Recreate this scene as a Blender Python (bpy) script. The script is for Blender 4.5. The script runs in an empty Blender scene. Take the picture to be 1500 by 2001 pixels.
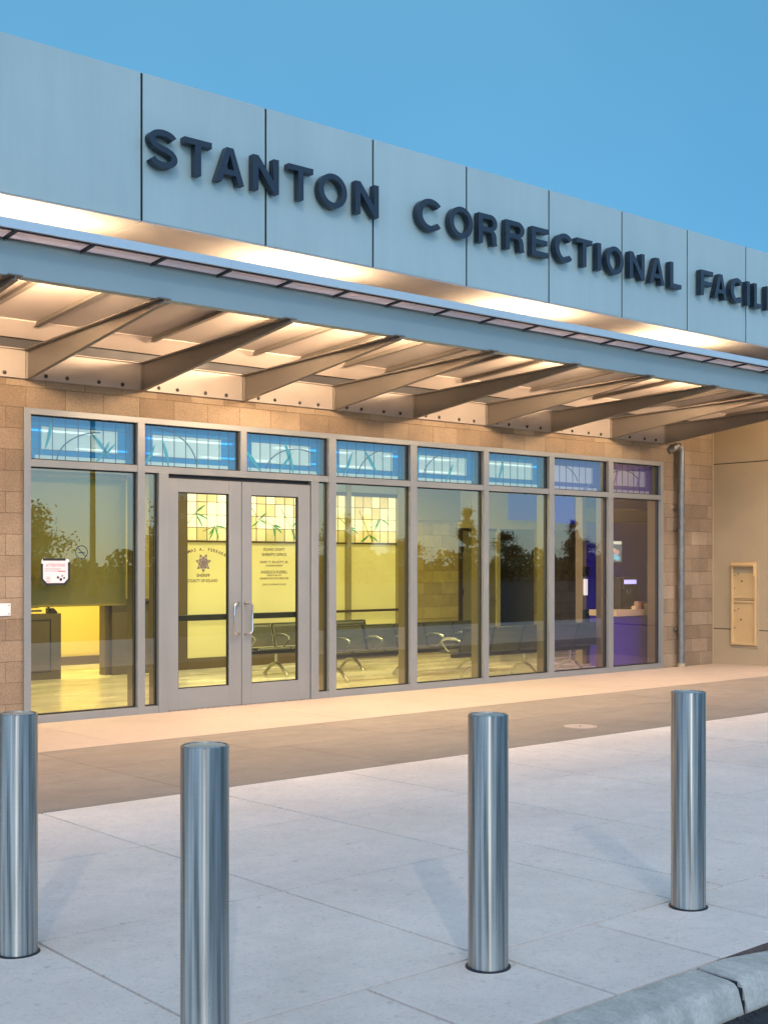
import bpy, math, random
from mathutils import Vector
random.seed(7)
R=math.radians
scene=bpy.context.scene
COL=scene.collection
# ------------------------------------------------------------------ helpers
class MB:
    def __init__(s): s.v=[];s.f=[];s.m=[]
    def quad(s,pts,m=0):
        n=len(s.v); s.v+= [tuple(p) for p in pts]; s.f.append(tuple(range(n,n+len(pts)))); s.m.append(m)
    def hexa(s,b,t,m=0):
        n=len(s.v); k=len(b); s.v+=[tuple(p) for p in b]+[tuple(p) for p in t]
        s.f.append(tuple(n+i for i in reversed(range(k)))); s.m.append(m)
        s.f.append(tuple(n+k+i for i in range(k))); s.m.append(m)
        for i in range(k):
            j=(i+1)%k; s.f.append((n+i,n+j,n+k+j,n+k+i)); s.m.append(m)
    def box(s,x0,x1,y0,y1,z0,z1,m=0):
        s.hexa([(x0,y0,z0),(x1,y0,z0),(x1,y1,z0),(x0,y1,z0)],[(x0,y0,z1),(x1,y0,z1),(x1,y1,z1),(x0,y1,z1)],m)
    def prism_x(s,yz,x0,x1,m=0):   # polygon in YZ swept along X
        s.hexa([(x0,y,z) for y,z in yz],[(x1,y,z) for y,z in yz],m)
    def prism_y(s,xz,y0,y1,m=0):   # polygon in XZ swept along Y (y1<y0 for outward)
        s.hexa([(x,y0,z) for x,z in xz],[(x,y1,z) for x,z in xz],m)
    def tube(s,path,r,n=10,m=0,caps=True):
        path=[Vector(p) for p in path]; rings=[]
        rr=r if isinstance(r,(list,tuple)) else [r]*len(path)
        prev=None
        for i,p in enumerate(path):
            if i==0: t=path[1]-path[0]
            elif i==len(path)-1: t=path[-1]-path[-2]
            else: t=(path[i+1]-p).normalized()+(p-path[i-1]).normalized()
            t.normalize()
            if prev is None:
                a=Vector((0,0,1)) if abs(t.z)<.9 else Vector((1,0,0))
                u=t.cross(a).normalized()
            else:
                u=(prev-t*prev.dot(t)).normalized()
            prev=u; w=t.cross(u)
            base=len(s.v)
            for k in range(n):
                a=2*math.pi*k/n; q=p+(u*math.cos(a)+w*math.sin(a))*rr[i]; s.v.append(tuple(q))
            rings.append(base)
        for a,b in zip(rings,rings[1:]):
            for k in range(n):
                j=(k+1)%n; s.f.append((a+k,a+j,b+j,b+k)); s.m.append(m)
        if caps:
            s.f.append(tuple(rings[0]+k for k in reversed(range(n)))); s.m.append(m)
            s.f.append(tuple(rings[-1]+k for k in range(n))); s.m.append(m)
    def lathe(s,prof,c=(0,0,0),n=40,m=0):
        rings=[]
        for r,z in prof:
            b=len(s.v)
            for k in range(n):
                a=2*math.pi*k/n; s.v.append((c[0]+r*math.cos(a),c[1]+r*math.sin(a),c[2]+z))
            rings.append(b)
        for a,b in zip(rings,rings[1:]):
            for k in range(n):
                j=(k+1)%n; s.f.append((a+k,a+j,b+j,b+k)); s.m.append(m)
        s.f.append(tuple(rings[-1]+k for k in range(n))); s.m.append(m)
        s.f.append(tuple(rings[0]+k for k in reversed(range(n)))); s.m.append(m)
    def build(s,name,mats,parent=None,smooth=False,bevel=0,org=None,seg=2):
        if not isinstance(mats,(list,tuple)): mats=[mats]
        o0=Vector((0,0,0))
        if org is not None: o0=Vector(org)
        elif parent is not None:
            r=parent
            while r.parent: r=r.parent
            o0=Vector(r.location)
        me=bpy.data.meshes.new(name)
        me.from_pydata([tuple(Vector(p)-o0) for p in s.v],[],s.f)
        for q in mats: me.materials.append(q)
        for p,mi in zip(me.polygons,s.m): p.material_index=mi; p.use_smooth=smooth
        me.update()
        ob=bpy.data.objects.new(name,me); COL.objects.link(ob)
        if parent is not None: ob.parent=parent
        elif org is not None: ob.location=o0
        if bevel:
            b=ob.modifiers.new('bevel','BEVEL'); b.width=bevel; b.segments=seg; b.limit_method='ANGLE'; b.angle_limit=R(40)
        if smooth:
            try:
                me.shade_auto_smooth if False else None
                import bmesh
                bm=bmesh.new(); bm.from_mesh(me)
                for e in bm.edges:
                    if len(e.link_faces)==2 and e.calc_face_angle(0)>R(40): e.smooth=False
                bm.to_mesh(me); bm.free()
            except Exception: pass
        return ob
def tag(o,label=None,cat=None,group=None,kind=None):
    if label: o['label']=label
    if cat: o['category']=cat
    if group: o['group']=group
    if kind: o['kind']=kind
    return o
def thing(name,label,cat,loc=(0,0,0),group=None):
    o=bpy.data.objects.new(name,None); COL.objects.link(o); o.location=loc; o.empty_display_size=.1
    return tag(o,label,cat,group)
# ------------------------------------------------------------------ materials
def N(nt,t,**k):
    n=nt.nodes.new(t)
    for a,b in k.items(): setattr(n,a,b)
    return n
def rgb(c): return (c[0],c[1],c[2],1)
def pbr(name,col,rough=.5,metal=0,var=.12,scale=3.,bump=0,bscale=60.,rvar=.1,stretch=(1,1,1),spec=.5,emit=None,coat=0,island=0,detail=5):
    m=bpy.data.materials.new(name); m.use_nodes=True; nt=m.node_tree; L=nt.links
    b=nt.nodes['Principled BSDF']
    b.inputs['Roughness'].default_value=rough; b.inputs['Metallic'].default_value=metal
    b.inputs['Specular IOR Level'].default_value=spec; b.inputs['Coat Weight'].default_value=coat
    tc=N(nt,'ShaderNodeTexCoord'); mp=N(nt,'ShaderNodeMapping'); mp.inputs['Scale'].default_value=stretch
    L.new(tc.outputs['Object'],mp.inputs['Vector'])
    n1=N(nt,'ShaderNodeTexNoise'); n1.inputs['Scale'].default_value=scale; n1.inputs['Detail'].default_value=detail; n1.inputs['Roughness'].default_value=.6
    L.new(mp.outputs[0],n1.inputs['Vector'])
    mr=N(nt,'ShaderNodeMapRange'); mr.inputs[1].default_value=.3; mr.inputs[2].default_value=.7
    mr.inputs[3].default_value=1-var; mr.inputs[4].default_value=1+var
    L.new(n1.outputs['Fac'],mr.inputs[0])
    sc=N(nt,'ShaderNodeVectorMath',operation='SCALE'); sc.inputs[0].default_value=col
    fac=mr.outputs[0]
    if island:
        g=N(nt,'ShaderNodeNewGeometry'); m2=N(nt,'ShaderNodeMapRange'); m2.inputs[3].default_value=1-island; m2.inputs[4].default_value=1+island
        L.new(g.outputs['Random Per Island'],m2.inputs[0])
        mu=N(nt,'ShaderNodeMath',operation='MULTIPLY'); L.new(fac,mu.inputs[0]); L.new(m2.outputs[0],mu.inputs[1]); fac=mu.outputs[0]
    L.new(fac,sc.inputs['Scale']); L.new(sc.outputs[0],b.inputs['Base Color'])
    r2=N(nt,'ShaderNodeMapRange'); r2.inputs[1].default_value=.3; r2.inputs[2].default_value=.7
    r2.inputs[3].default_value=max(.02,rough-rvar); r2.inputs[4].default_value=min(1,rough+rvar)
    L.new(n1.outputs['Fac'],r2.inputs[0]); L.new(r2.outputs[0],b.inputs['Roughness'])
    if bump:
        n2=N(nt,'ShaderNodeTexNoise'); n2.inputs['Scale'].default_value=bscale; n2.inputs['Detail'].default_value=4
        L.new(mp.outputs[0],n2.inputs['Vector'])
        bp=N(nt,'ShaderNodeBump'); bp.inputs['Strength'].default_value=bump; bp.inputs['Distance'].default_value=.01
        L.new(n2.outputs['Fac'],bp.inputs['Height']); L.new(bp.outputs[0],b.inputs['Normal'])
    if emit:
        b.inputs['Emission Color'].default_value=rgb(emit[0]); b.inputs['Emission Strength'].default_value=emit[1]
    return m
def glass(name,tint=(1,1,1),ior=1.9,rough=0.):
    m=bpy.data.materials.new(name); m.use_nodes=True; nt=m.node_tree; L=nt.links
    nt.nodes.remove(nt.nodes['Principled BSDF']); out=nt.nodes['Material Output']
    t=N(nt,'ShaderNodeBsdfTransparent'); t.inputs[0].default_value=rgb(tint)
    g=N(nt,'ShaderNodeBsdfGlossy'); g.inputs['Roughness'].default_value=rough; g.inputs[0].default_value=(1,1,1,1)
    f=N(nt,'ShaderNodeFresnel'); f.inputs[0].default_value=ior
    # keep the same reflectance on back faces
    mx=N(nt,'ShaderNodeMixShader'); ge=N(nt,'ShaderNodeNewGeometry')
    sub=N(nt,'ShaderNodeMath',operation='SUBTRACT'); sub.inputs[0].default_value=1; L.new(ge.outputs['Backfacing'],sub.inputs[1])
    mu=N(nt,'ShaderNodeMath',operation='MULTIPLY'); L.new(f.outputs[0],mu.inputs[0]); L.new(sub.outputs[0],mu.inputs[1])
    L.new(mu.outputs[0],mx.inputs[0]); L.new(t.outputs[0],mx.inputs[1]); L.new(g.outputs[0],mx.inputs[2]); L.new(mx.outputs[0],out.inputs[0])
    return m
def translucent(name,col,emit=0,ecol=None,mixt=.35,var=.06):
    m=bpy.data.materials.new(name); m.use_nodes=True; nt=m.node_tree; L=nt.links
    b=nt.nodes['Principled BSDF']; out=nt.nodes['Material Output']
    b.inputs['Base Color'].default_value=rgb(col); b.inputs['Roughness'].default_value=.35
    if emit:
        n=N(nt,'ShaderNodeTexNoise'); n.inputs['Scale'].default_value=.9; n.inputs['Detail'].default_value=1
        tc=N(nt,'ShaderNodeTexCoord'); L.new(tc.outputs['Object'],n.inputs['Vector'])
        mr=N(nt,'ShaderNodeMapRange'); mr.inputs[1].default_value=.3; mr.inputs[2].default_value=.7; mr.inputs[3].default_value=emit*(1-var*4); mr.inputs[4].default_value=emit*(1+var*4)
        L.new(n.outputs['Fac'],mr.inputs[0]); L.new(mr.outputs[0],b.inputs['Emission Strength'])
        b.inputs['Emission Color'].default_value=rgb(ecol or col)
    t=N(nt,'ShaderNodeBsdfTranslucent'); t.inputs[0].default_value=rgb(col)
    mx=N(nt,'ShaderNodeMixShader'); mx.inputs[0].default_value=mixt
    L.new(b.outputs[0],mx.inputs[1]); L.new(t.outputs[0],mx.inputs[2]); L.new(mx.outputs[0],out.inputs[0])
    return m
def tglass(name,tint,m0,fac):
    m=m0.copy(); m.name=name; nt=m.node_tree; L=nt.links; out=nt.nodes['Material Output']; src=out.inputs[0].links[0].from_socket
    t=N(nt,'ShaderNodeBsdfTransparent'); t.inputs[0].default_value=rgb(tint); mx=N(nt,'ShaderNodeMixShader'); mx.inputs[0].default_value=fac
    L.new(src,mx.inputs[1]); L.new(t.outputs[0],mx.inputs[2]); L.new(mx.outputs[0],out.inputs[0]); return m
def emis(name,col,s):
    m=bpy.data.materials.new(name); m.use_nodes=True; nt=m.node_tree
    b=nt.nodes['Principled BSDF']; b.inputs['Base Color'].default_value=(.5,.5,.5,1)
    b.inputs['Emission Color'].default_value=rgb(col); b.inputs['Emission Strength'].default_value=s
    return m
def block_mat(name,c1,c2,mortar):
    m=bpy.data.materials.new(name); m.use_nodes=True; nt=m.node_tree; L=nt.links; b=nt.nodes['Principled BSDF']
    tc=N(nt,'ShaderNodeTexCoord'); sp=N(nt,'ShaderNodeSeparateXYZ'); cb=N(nt,'ShaderNodeCombineXYZ')
    L.new(tc.outputs['Object'],sp.inputs[0]); L.new(sp.outputs[0],cb.inputs[0]); L.new(sp.outputs[2],cb.inputs[1])
    br=N(nt,'ShaderNodeTexBrick'); br.offset=.5; br.inputs['Scale'].default_value=1; br.inputs['Brick Width'].default_value=.4064
    br.inputs['Row Height'].default_value=.2032; br.inputs['Mortar Size'].default_value=.004; br.inputs['Mortar Smooth'].default_value=.3
    br.inputs['Color1'].default_value=rgb(c1); br.inputs['Color2'].default_value=rgb(c2); br.inputs['Mortar'].default_value=rgb(mortar)
    L.new(cb.outputs[0],br.inputs['Vector'])
    n=N(nt,'ShaderNodeTexNoise'); n.inputs['Scale'].default_value=85; n.inputs['Detail'].default_value=6; n.inputs['Roughness'].default_value=.75
    L.new(tc.outputs['Object'],n.inputs['Vector'])
    n3=N(nt,'ShaderNodeTexNoise'); n3.inputs['Scale'].default_value=2.5; n3.inputs['Detail'].default_value=4
    L.new(tc.outputs['Object'],n3.inputs['Vector'])
    mr=N(nt,'ShaderNodeMapRange'); mr.inputs[1].default_value=.32; mr.inputs[2].default_value=.68; mr.inputs[3].default_value=.68; mr.inputs[4].default_value=1.25
    L.new(n.outputs['Fac'],mr.inputs[0])
    m3=N(nt,'ShaderNodeMapRange'); m3.inputs[1].default_value=.3; m3.inputs[2].default_value=.7; m3.inputs[3].default_value=.85; m3.inputs[4].default_value=1.12
    L.new(n3.outputs['Fac'],m3.inputs[0])
    mu=N(nt,'ShaderNodeMath',operation='MULTIPLY'); L.new(mr.outputs[0],mu.inputs[0]); L.new(m3.outputs[0],mu.inputs[1])
    sc=N(nt,'ShaderNodeVectorMath',operation='SCALE'); L.new(br.outputs['Color'],sc.inputs[0]); L.new(mu.outputs[0],sc.inputs['Scale'])
    L.new(sc.outputs[0],b.inputs['Base Color']); b.inputs['Roughness'].default_value=.85
    bp=N(nt,'ShaderNodeBump'); bp.inputs['Strength'].default_value=.8; bp.inputs['Distance'].default_value=.007
    ad=N(nt,'ShaderNodeMath',operation='SUBTRACT'); L.new(n.outputs['Fac'],ad.inputs[0]); L.new(br.outputs['Fac'],ad.inputs[1])
    L.new(ad.outputs[0],bp.inputs['Height']); L.new(bp.outputs[0],b.inputs['Normal'])
    return m
def concrete(name,col,var=.1,island=.05,bump=.25,pits=True,rough=.7):
    m=bpy.data.materials.new(name); m.use_nodes=True; nt=m.node_tree; L=nt.links; b=nt.nodes['Principled BSDF']
    tc=N(nt,'ShaderNodeTexCoord')
    def noise(s,d,lo,hi,a=.3,c=.7):
        n=N(nt,'ShaderNodeTexNoise'); n.inputs['Scale'].default_value=s; n.inputs['Detail'].default_value=d; n.inputs['Roughness'].default_value=.62
        L.new(tc.outputs['Object'],n.inputs['Vector']); r=N(nt,'ShaderNodeMapRange')
        r.inputs[1].default_value=a; r.inputs[2].default_value=c; r.inputs[3].default_value=lo; r.inputs[4].default_value=hi
        L.new(n.outputs['Fac'],r.inputs[0]); return r.outputs[0],n
    a,_=noise(.8,6,1-var,1+var); c,_=noise(9,8,1-var*.6,1+var*.6); d,nd=noise(140,3,.93,1.06)
    # small dark pits and stains
    e,_=noise(26,5,1,.8,.62,.72)
    g=N(nt,'ShaderNodeNewGeometry'); m2=N(nt,'ShaderNodeMapRange'); m2.inputs[3].default_value=1-island; m2.inputs[4].default_value=1+island
    L.new(g.outputs['Random Per Island'],m2.inputs[0])
    cur=a
    for q in (c,d,m2.outputs[0])+((e,) if pits else ()):
        mu=N(nt,'ShaderNodeMath',operation='MULTIPLY'); L.new(cur,mu.inputs[0]); L.new(q,mu.inputs[1]); cur=mu.outputs[0]
    sc=N(nt,'ShaderNodeVectorMath',operation='SCALE'); sc.inputs[0].default_value=col; L.new(cur,sc.inputs['Scale'])
    L.new(sc.outputs[0],b.inputs['Base Color']); b.inputs['Roughness'].default_value=rough; b.inputs['Specular IOR Level'].default_value=.4
    bp=N(nt,'ShaderNodeBump'); bp.inputs['Strength'].default_value=bump; bp.inputs['Distance'].default_value=.003
    L.new(cur,bp.inputs['Height']); L.new(bp.outputs[0],b.inputs['Normal'])
    return m
def brushed(name,col,rough=.2,aniso=.75,rot=.0):
    m=bpy.data.materials.new(name); m.use_nodes=True; nt=m.node_tree; L=nt.links; b=nt.nodes['Principled BSDF']
    b.inputs['Metallic'].default_value=1; b.inputs['Anisotropic'].default_value=aniso; b.inputs['Anisotropic Rotation'].default_value=rot
    tg=N(nt,'ShaderNodeTangent',direction_type='RADIAL',axis='Z'); L.new(tg.outputs[0],b.inputs['Tangent'])
    tc=N(nt,'ShaderNodeTexCoord')
    def nz(stretch,sc_,lo,hi):
        mp=N(nt,'ShaderNodeMapping'); mp.inputs['Scale'].default_value=stretch; L.new(tc.outputs['Object'],mp.inputs[0]); n=N(nt,'ShaderNodeTexNoise'); n.inputs['Scale'].default_value=sc_; n.inputs['Detail'].default_value=4
        L.new(mp.outputs[0],n.inputs['Vector']); r=N(nt,'ShaderNodeMapRange'); r.inputs[1].default_value=.32; r.inputs[2].default_value=.68; r.inputs[3].default_value=lo; r.inputs[4].default_value=hi
        L.new(n.outputs['Fac'],r.inputs[0]); return r.outputs[0]
    v=nz((1,1,.02),70,.36,1.2); h=nz((1,1,60),6,.975,1.02); L.new(nz((1,1,.05),30,rough-.03,rough+.04),b.inputs['Roughness'])  # vertical streaks in the colour stand in for reflected bands
    mu=N(nt,'ShaderNodeMath',operation='MULTIPLY'); L.new(v,mu.inputs[0]); L.new(h,mu.inputs[1])
    sc=N(nt,'ShaderNodeVectorMath',operation='SCALE'); sc.inputs[0].default_value=col; L.new(mu.outputs[0],sc.inputs['Scale']); L.new(sc.outputs[0],b.inputs['Base Color'])
    return m
M={}
M['panel']=pbr('aluminium cladding',(.395,.51,.505),.42,.0,.04,.7,.04,140,rvar=.04,island=.03)
M['soffit']=pbr('soffit panel',(.55,.50,.45),.4,0,.03,1.,rvar=.05)
M['joint']=pbr('joint shadow gap',(.006,.010,.016),.8,var=.05)
M['ledger']=pbr('pale painted steel',(.33,.29,.265),.45,.2,.08,2.,.05,90,rvar=.08)
M['steel']=pbr('painted steel',(.20,.178,.155),.42,.25,.06,2.,.05,90,rvar=.08)
M['beam']=pbr('painted steel beam',(.30,.39,.40),.5,.15,.05,1.2,.05,90,stretch=(.3,1,1))
M['edge']=pbr('anodised edge trim',(.50,.58,.60),.35,.3,.03,1.,stretch=(.2,1,1))
M['deck']=pbr('canopy deck underside',(.50,.43,.385),.45,0,.05,1.2,rvar=.06)
M['dark']=pbr('dark steel',(.03,.03,.035),.5,.3,.1)
M['block']=block_mat('ground face block',(.235,.165,.105),(.345,.258,.172),(.19,.135,.085))
M['blockin']=block_mat('interior block',(.42,.32,.10),(.60,.48,.17),(.33,.26,.09))
M['plaster']=pbr('tan plaster panel',(.42,.335,.215),.7,0,.05,1.3,.15,160)
M['frame']=pbr('clear anodised frame',(.275,.28,.272),.38,.35,.04,3.,rvar=.05,stretch=(1,1,.3))
M['doorpaint']=pbr('silver door stile',(.27,.275,.268),.4,.35,.05,2.,rvar=.05,stretch=(1,1,.3))
M['gasket']=pbr('black gasket',(.012,.011,.01),.5)
M['glass']=glass('tinted glass',(.935,.925,.70),2.25)
M['glassv']=glass('violet coated glass',(.86,.80,.93),2.25)
M['glassdoor']=glass('door glass',(.965,.97,.84),1.5)
M['glasst']=glass('transom glass',(.9,.97,1.),2.1)
M['black']=pbr('black plastic',(.02,.02,.02),.35)
M['white']=pbr('white plastic',(.75,.75,.74),.4,var=.03)
M['chrome']=brushed('satin steel handle',(.78,.74,.70),.22,.2)
M['stainless']=brushed('brushed stainless',(.53,.52,.49),.30,1.,.25)
M['stain2']=pbr('stainless lid',(.72,.70,.64),.42,1,.06,6.,rvar=.1)
M['letter']=pbr('dark blue grey letter',(.012,.024,.038),.35,.0,.1,8,rvar=.08)
M['slab']=concrete('light concrete',(.80,.70,.61),.075,.035,.25)
M['band']=concrete('tan concrete band',(.27,.232,.195),.1,.05,.3)
M['strip']=concrete('entry concrete strip',(.50,.41,.335),.06,.03,.2)
M['kerb']=concrete('kerb concrete',(.52,.50,.44),.15,.04,.6,rough=.85)
nt_=M['kerb'].node_tree
def add_streaks(m,scale,stretch,lo,hi,a,c):
    nt=m.node_tree; b=nt.nodes['Principled BSDF']; src=b.inputs['Base Color'].links[0].from_socket
    tc=N(nt,'ShaderNodeTexCoord'); mp=N(nt,'ShaderNodeMapping'); mp.inputs['Scale'].default_value=stretch; n=N(nt,'ShaderNodeTexNoise'); n.inputs['Scale'].default_value=scale; n.inputs['Detail'].default_value=7; n.inputs['Roughness'].default_value=.7
    r=N(nt,'ShaderNodeMapRange'); r.inputs[1].default_value=a; r.inputs[2].default_value=c; r.inputs[3].default_value=lo; r.inputs[4].default_value=hi
    sc=N(nt,'ShaderNodeVectorMath',operation='SCALE')
    nt.links.new(tc.outputs['Object'],mp.inputs[0]); nt.links.new(mp.outputs[0],n.inputs['Vector']); nt.links.new(n.outputs['Fac'],r.inputs[0]); nt.links.new(src,sc.inputs[0]); nt.links.new(r.outputs[0],sc.inputs['Scale']); nt.links.new(sc.outputs[0],b.inputs['Base Color'])
add_streaks(M['panel'],5,(1,1,.12),.965,1.02,.35,.65)
add_streaks(M['kerb'],11,(1,.6,.3),.8,1.08,.35,.62)
add_streaks(M['kerb'],60,(1,1,1),.86,1.06,.35,.6)
add_streaks(M['slab'],45,(1,1,1),.86,1.0,.36,.46)
def add_spots(m,scale,thr,dark):
    nt=m.node_tree; b=nt.nodes['Principled BSDF']; src=b.inputs['Base Color'].links[0].from_socket
    tc=N(nt,'ShaderNodeTexCoord'); sp=N(nt,'ShaderNodeSeparateXYZ'); cb=N(nt,'ShaderNodeCombineXYZ'); v=N(nt,'ShaderNodeTexVoronoi'); v.inputs['Scale'].default_value=scale; v.voronoi_dimensions='2D'
    n=N(nt,'ShaderNodeTexNoise'); n.inputs['Scale'].default_value=scale*6; ad=N(nt,'ShaderNodeMath',operation='MULTIPLY_ADD'); ad.inputs[1].default_value=.05
    r=N(nt,'ShaderNodeMapRange'); r.inputs[1].default_value=thr; r.inputs[2].default_value=thr+.012; r.inputs[3].default_value=dark; r.inputs[4].default_value=1
    wn=N(nt,'ShaderNodeMath',operation='GREATER_THAN'); wn.inputs[1].default_value=.55; mx=N(nt,'ShaderNodeMath',operation='MAXIMUM')
    s2=N(nt,'ShaderNodeSeparateXYZ')
    sc=N(nt,'ShaderNodeVectorMath',operation='SCALE'); L=nt.links
    L.new(tc.outputs['Object'],v.inputs['Vector']); L.new(tc.outputs['Object'],n.inputs['Vector']); L.new(n.outputs['Fac'],ad.inputs[0]); L.new(v.outputs['Distance'],ad.inputs[2]); L.new(ad.outputs[0],r.inputs[0])
    L.new(v.outputs['Color'],s2.inputs[0]); L.new(s2.outputs[0],wn.inputs[0]); L.new(r.outputs[0],mx.inputs[0]); L.new(wn.outputs[0],mx.inputs[1])
    L.new(src,sc.inputs[0]); L.new(mx.outputs[0],sc.inputs['Scale']); L.new(sc.outputs[0],b.inputs['Base Color'])
add_spots(M['slab'],2.2,.045,.8); add_spots(M['slab'],7,.06,.88); add_spots(M['band'],2.5,.05,.75)
add_streaks(M['slab'],1.1,(1,1,1),.93,1.04,.35,.6)
add_streaks(M['band'],4,(.6,1.4,1),.92,1.05,.35,.6)
M['asph']=pbr('asphalt',(.035,.036,.04),.9,0,.35,30,.9,180)
M['soil']=pbr('joint base',(.02,.018,.018),.95,var=.2)
M['galv']=pbr('galvanised pipe',(.20,.20,.195),.4,.6,.22,9,rvar=.12)
M['box']=pbr('painted deposit box',(.62,.44,.22),.38,.1,.04,4,rvar=.05)
M['yellow']=pbr('yellow painted wall',(.82,.70,.30),.6,0,.03,1)
M['floor']=pbr('polished floor',(.72,.68,.56),.22,0,.14,1.1,rvar=.1,stretch=(1,2.5,1))
M['ceil']=pbr('ceiling',(.42,.45,.50),.7,0,.04,2)
M['brown']=pbr('brown laminate',(.13,.095,.05),.45,0,.1,3,stretch=(1,1,.3))
M['olive']=pbr('olive wall panel',(.33,.28,.12),.55,0,.05,2)
M['inner']=pbr('bronze inner frame',(.20,.165,.08),.5,.2,.05,2)
M['purple']=pbr('purple nook wall',(.06,.03,.33),.5,0,.08,2)
M['frost']=translucent('frosted yellow panel',(.80,.74,.38),.21,(1.,.88,.40),.3,.05)  # emission here and in the frieze glass stands in for light behind
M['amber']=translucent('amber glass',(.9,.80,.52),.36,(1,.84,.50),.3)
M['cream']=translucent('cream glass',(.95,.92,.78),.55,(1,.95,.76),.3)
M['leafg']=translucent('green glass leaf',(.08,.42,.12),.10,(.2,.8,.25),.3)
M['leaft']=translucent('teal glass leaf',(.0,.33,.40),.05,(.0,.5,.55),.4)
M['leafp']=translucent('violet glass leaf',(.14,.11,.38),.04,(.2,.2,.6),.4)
M['lead']=pbr('lead came',(.03,.06,.09),.5,.3)
M['leadb']=pbr('brown came',(.10,.065,.02),.5,.2)
M['blueg']=translucent('blue glass',(.02,.30,.56),.16,(.02,.36,.72),.4)  # emission in the transom glasses and leaves stands in for lobby light behind
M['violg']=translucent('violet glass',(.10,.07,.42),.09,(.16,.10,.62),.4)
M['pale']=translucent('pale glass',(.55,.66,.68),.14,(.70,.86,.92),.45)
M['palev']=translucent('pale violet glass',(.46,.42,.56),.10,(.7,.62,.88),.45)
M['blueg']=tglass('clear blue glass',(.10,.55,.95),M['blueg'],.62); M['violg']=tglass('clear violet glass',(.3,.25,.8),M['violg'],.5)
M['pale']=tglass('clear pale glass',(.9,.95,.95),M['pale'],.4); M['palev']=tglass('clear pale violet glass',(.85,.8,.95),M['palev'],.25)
M['eave']=translucent('pale eave panel',(.94,.87,.88),0,None,.75)
M['lamp']=emis('lit lamp diffuser',(1,.93,.75),3.2)
M['lampw']=emis('lit canopy lamp',(1,.72,.42),6)
M['shade']=translucent('roller shade cloth',(.30,.29,.17),0,None,.35)
M['seatm']=pbr('perforated seat metal',(.10,.10,.065),.35,.5,.12,40)
M['arm']=pbr('polished arm',(.60,.60,.50),.25,.9,.05)
M['blueo']=pbr('blue display panel',(.02,.03,.35),.4,emit=((.03,.05,.5),.35))
M['red']=pbr('red card',(.35,.03,.02),.5)
M['trunk']=pbr('bark',(.07,.05,.035),.9,0,.3,8,.6,40)
M['leaf']=pbr('foliage',(.11,.12,.055),.7,0,.4,6,island=.45)
M['paper']=pbr('paper notice',(.78,.70,.72),.5,0,.02,4)
M['ink']=pbr('sign ink',(.02,.02,.02),.5)
M['inkr']=pbr('red ink',(.65,.12,.14),.5)
M['gold']=pbr('dark gold lettering',(.07,.05,.015),.5)
# ------------------------------------------------------------------ text
def text_mesh(txt,size=1.,ext=0.,off=0.,align='CENTER',res=4):
    c=bpy.data.curves.new('txt','FONT'); c.body=txt; c.size=size; c.extrude=ext; c.offset=off; c.align_x=align; c.resolution_u=res
    o=bpy.data.objects.new('txt',c); COL.objects.link(o)
    dg=bpy.context.evaluated_depsgraph_get(); dg.update()
    me=o.evaluated_get(dg).to_mesh()
    vs=[v.co.copy() for v in me.vertices]; fs=[tuple(p.vertices) for p in me.polygons]
    o.evaluated_get(dg).to_mesh_clear(); bpy.data.objects.remove(o); bpy.data.curves.remove(c)
    return vs,fs
def add_text(mb,txt,x,y,z,h,m=0,off=.0,wid=None,th=.0015):
    """letters standing in the XZ plane facing -Y, centred on x, baseline z"""
    vs,fs=text_mesh(txt,1.,0.,off)
    if not vs: return
    x0=min(v.x for v in vs);x1=max(v.x for v in vs);y0=min(v.y for v in vs);y1=max(v.y for v in vs)
    sy=h/(y1-y0); sx=(wid/(x1-x0)) if wid else sy
    n=len(mb.v); mb.v+=[(x+(v.x-(x0+x1)/2)*sx,y,z+(v.y-y0)*sy) for v in vs]
    for f in fs: mb.f.append(tuple(n+i for i in f)); mb.m.append(m)
# ------------------------------------------------------------------ camera
cam=bpy.data.cameras.new('camera'); co=bpy.data.objects.new('camera',cam); COL.objects.link(co); scene.camera=co
co.location=(0,-11.22,1.55); co.rotation_euler=(R(90),0,-math.atan2(.6414,.7672))
cam.sensor_fit='HORIZONTAL'; cam.sensor_width=36; cam.lens=36*2381/1500; cam.shift_y=100.5/1500; cam.clip_end=3000; cam.clip_start=.05
D0=11.22;F0,F1=.6414,.7672;R0,R1=.7672,-.6414
def wallX(px,Y):
    d=Y+D0;t=(px-750)/2381.; dep=d/(F1+t*R1); return dep*(F0+t*R0)
# ------------------------------------------------------------------ ground
def gz(y): return -.02*y
def slabs(name,rows,cols,mat,gap=.007,label=None):
    mb=MB()
    for (ya,yb),xs in zip(rows,cols):
        for a,b in zip(xs,xs[1:]):
            g=gap/2
            x0,x1,y0,y1=a+g,b-g,ya+g,yb-g
            mb.hexa([(x0,y0,gz(y0)-.12),(x1,y0,gz(y0)-.12),(x1,y1,gz(y1)-.12),(x0,y1,gz(y1)-.12)],
                    [(x0,y0,gz(y0)),(x1,y0,gz(y0)),(x1,y1,gz(y1)),(x0,y1,gz(y1))])
    o=mb.build(name,mat); o['kind']='structure'; return o
XL,XR=-7.,24.
def grid(start,step): 
    r=[]; x=start
    while x>XL: x-=step
    while x<XR: r.append(x); x+=step
    return r
base=grid(3.03,1.11)
kr=sorted(grid(3.06,.56))
row2=sorted(set(base+[4.48]))
row2.remove(4.14) if 4.14 in row2 else None
slabs('pavement',[(-8.72,-8.135),(-8.135,-6.91),(-6.91,-5.69),(-5.69,-4.474)],[kr,row2,base,base],M['slab'],.013)
slabs('paved_band',[(-4.466,-3.1),(-3.1,-2.0)],[sorted(grid(4.09,1.66)),sorted(grid(4.09,1.39))],M['band'],.005)
slabs('entry_strip',[(-1.992,.06)],[grid(4.88,2.467)],M['strip'],.005)
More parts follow.
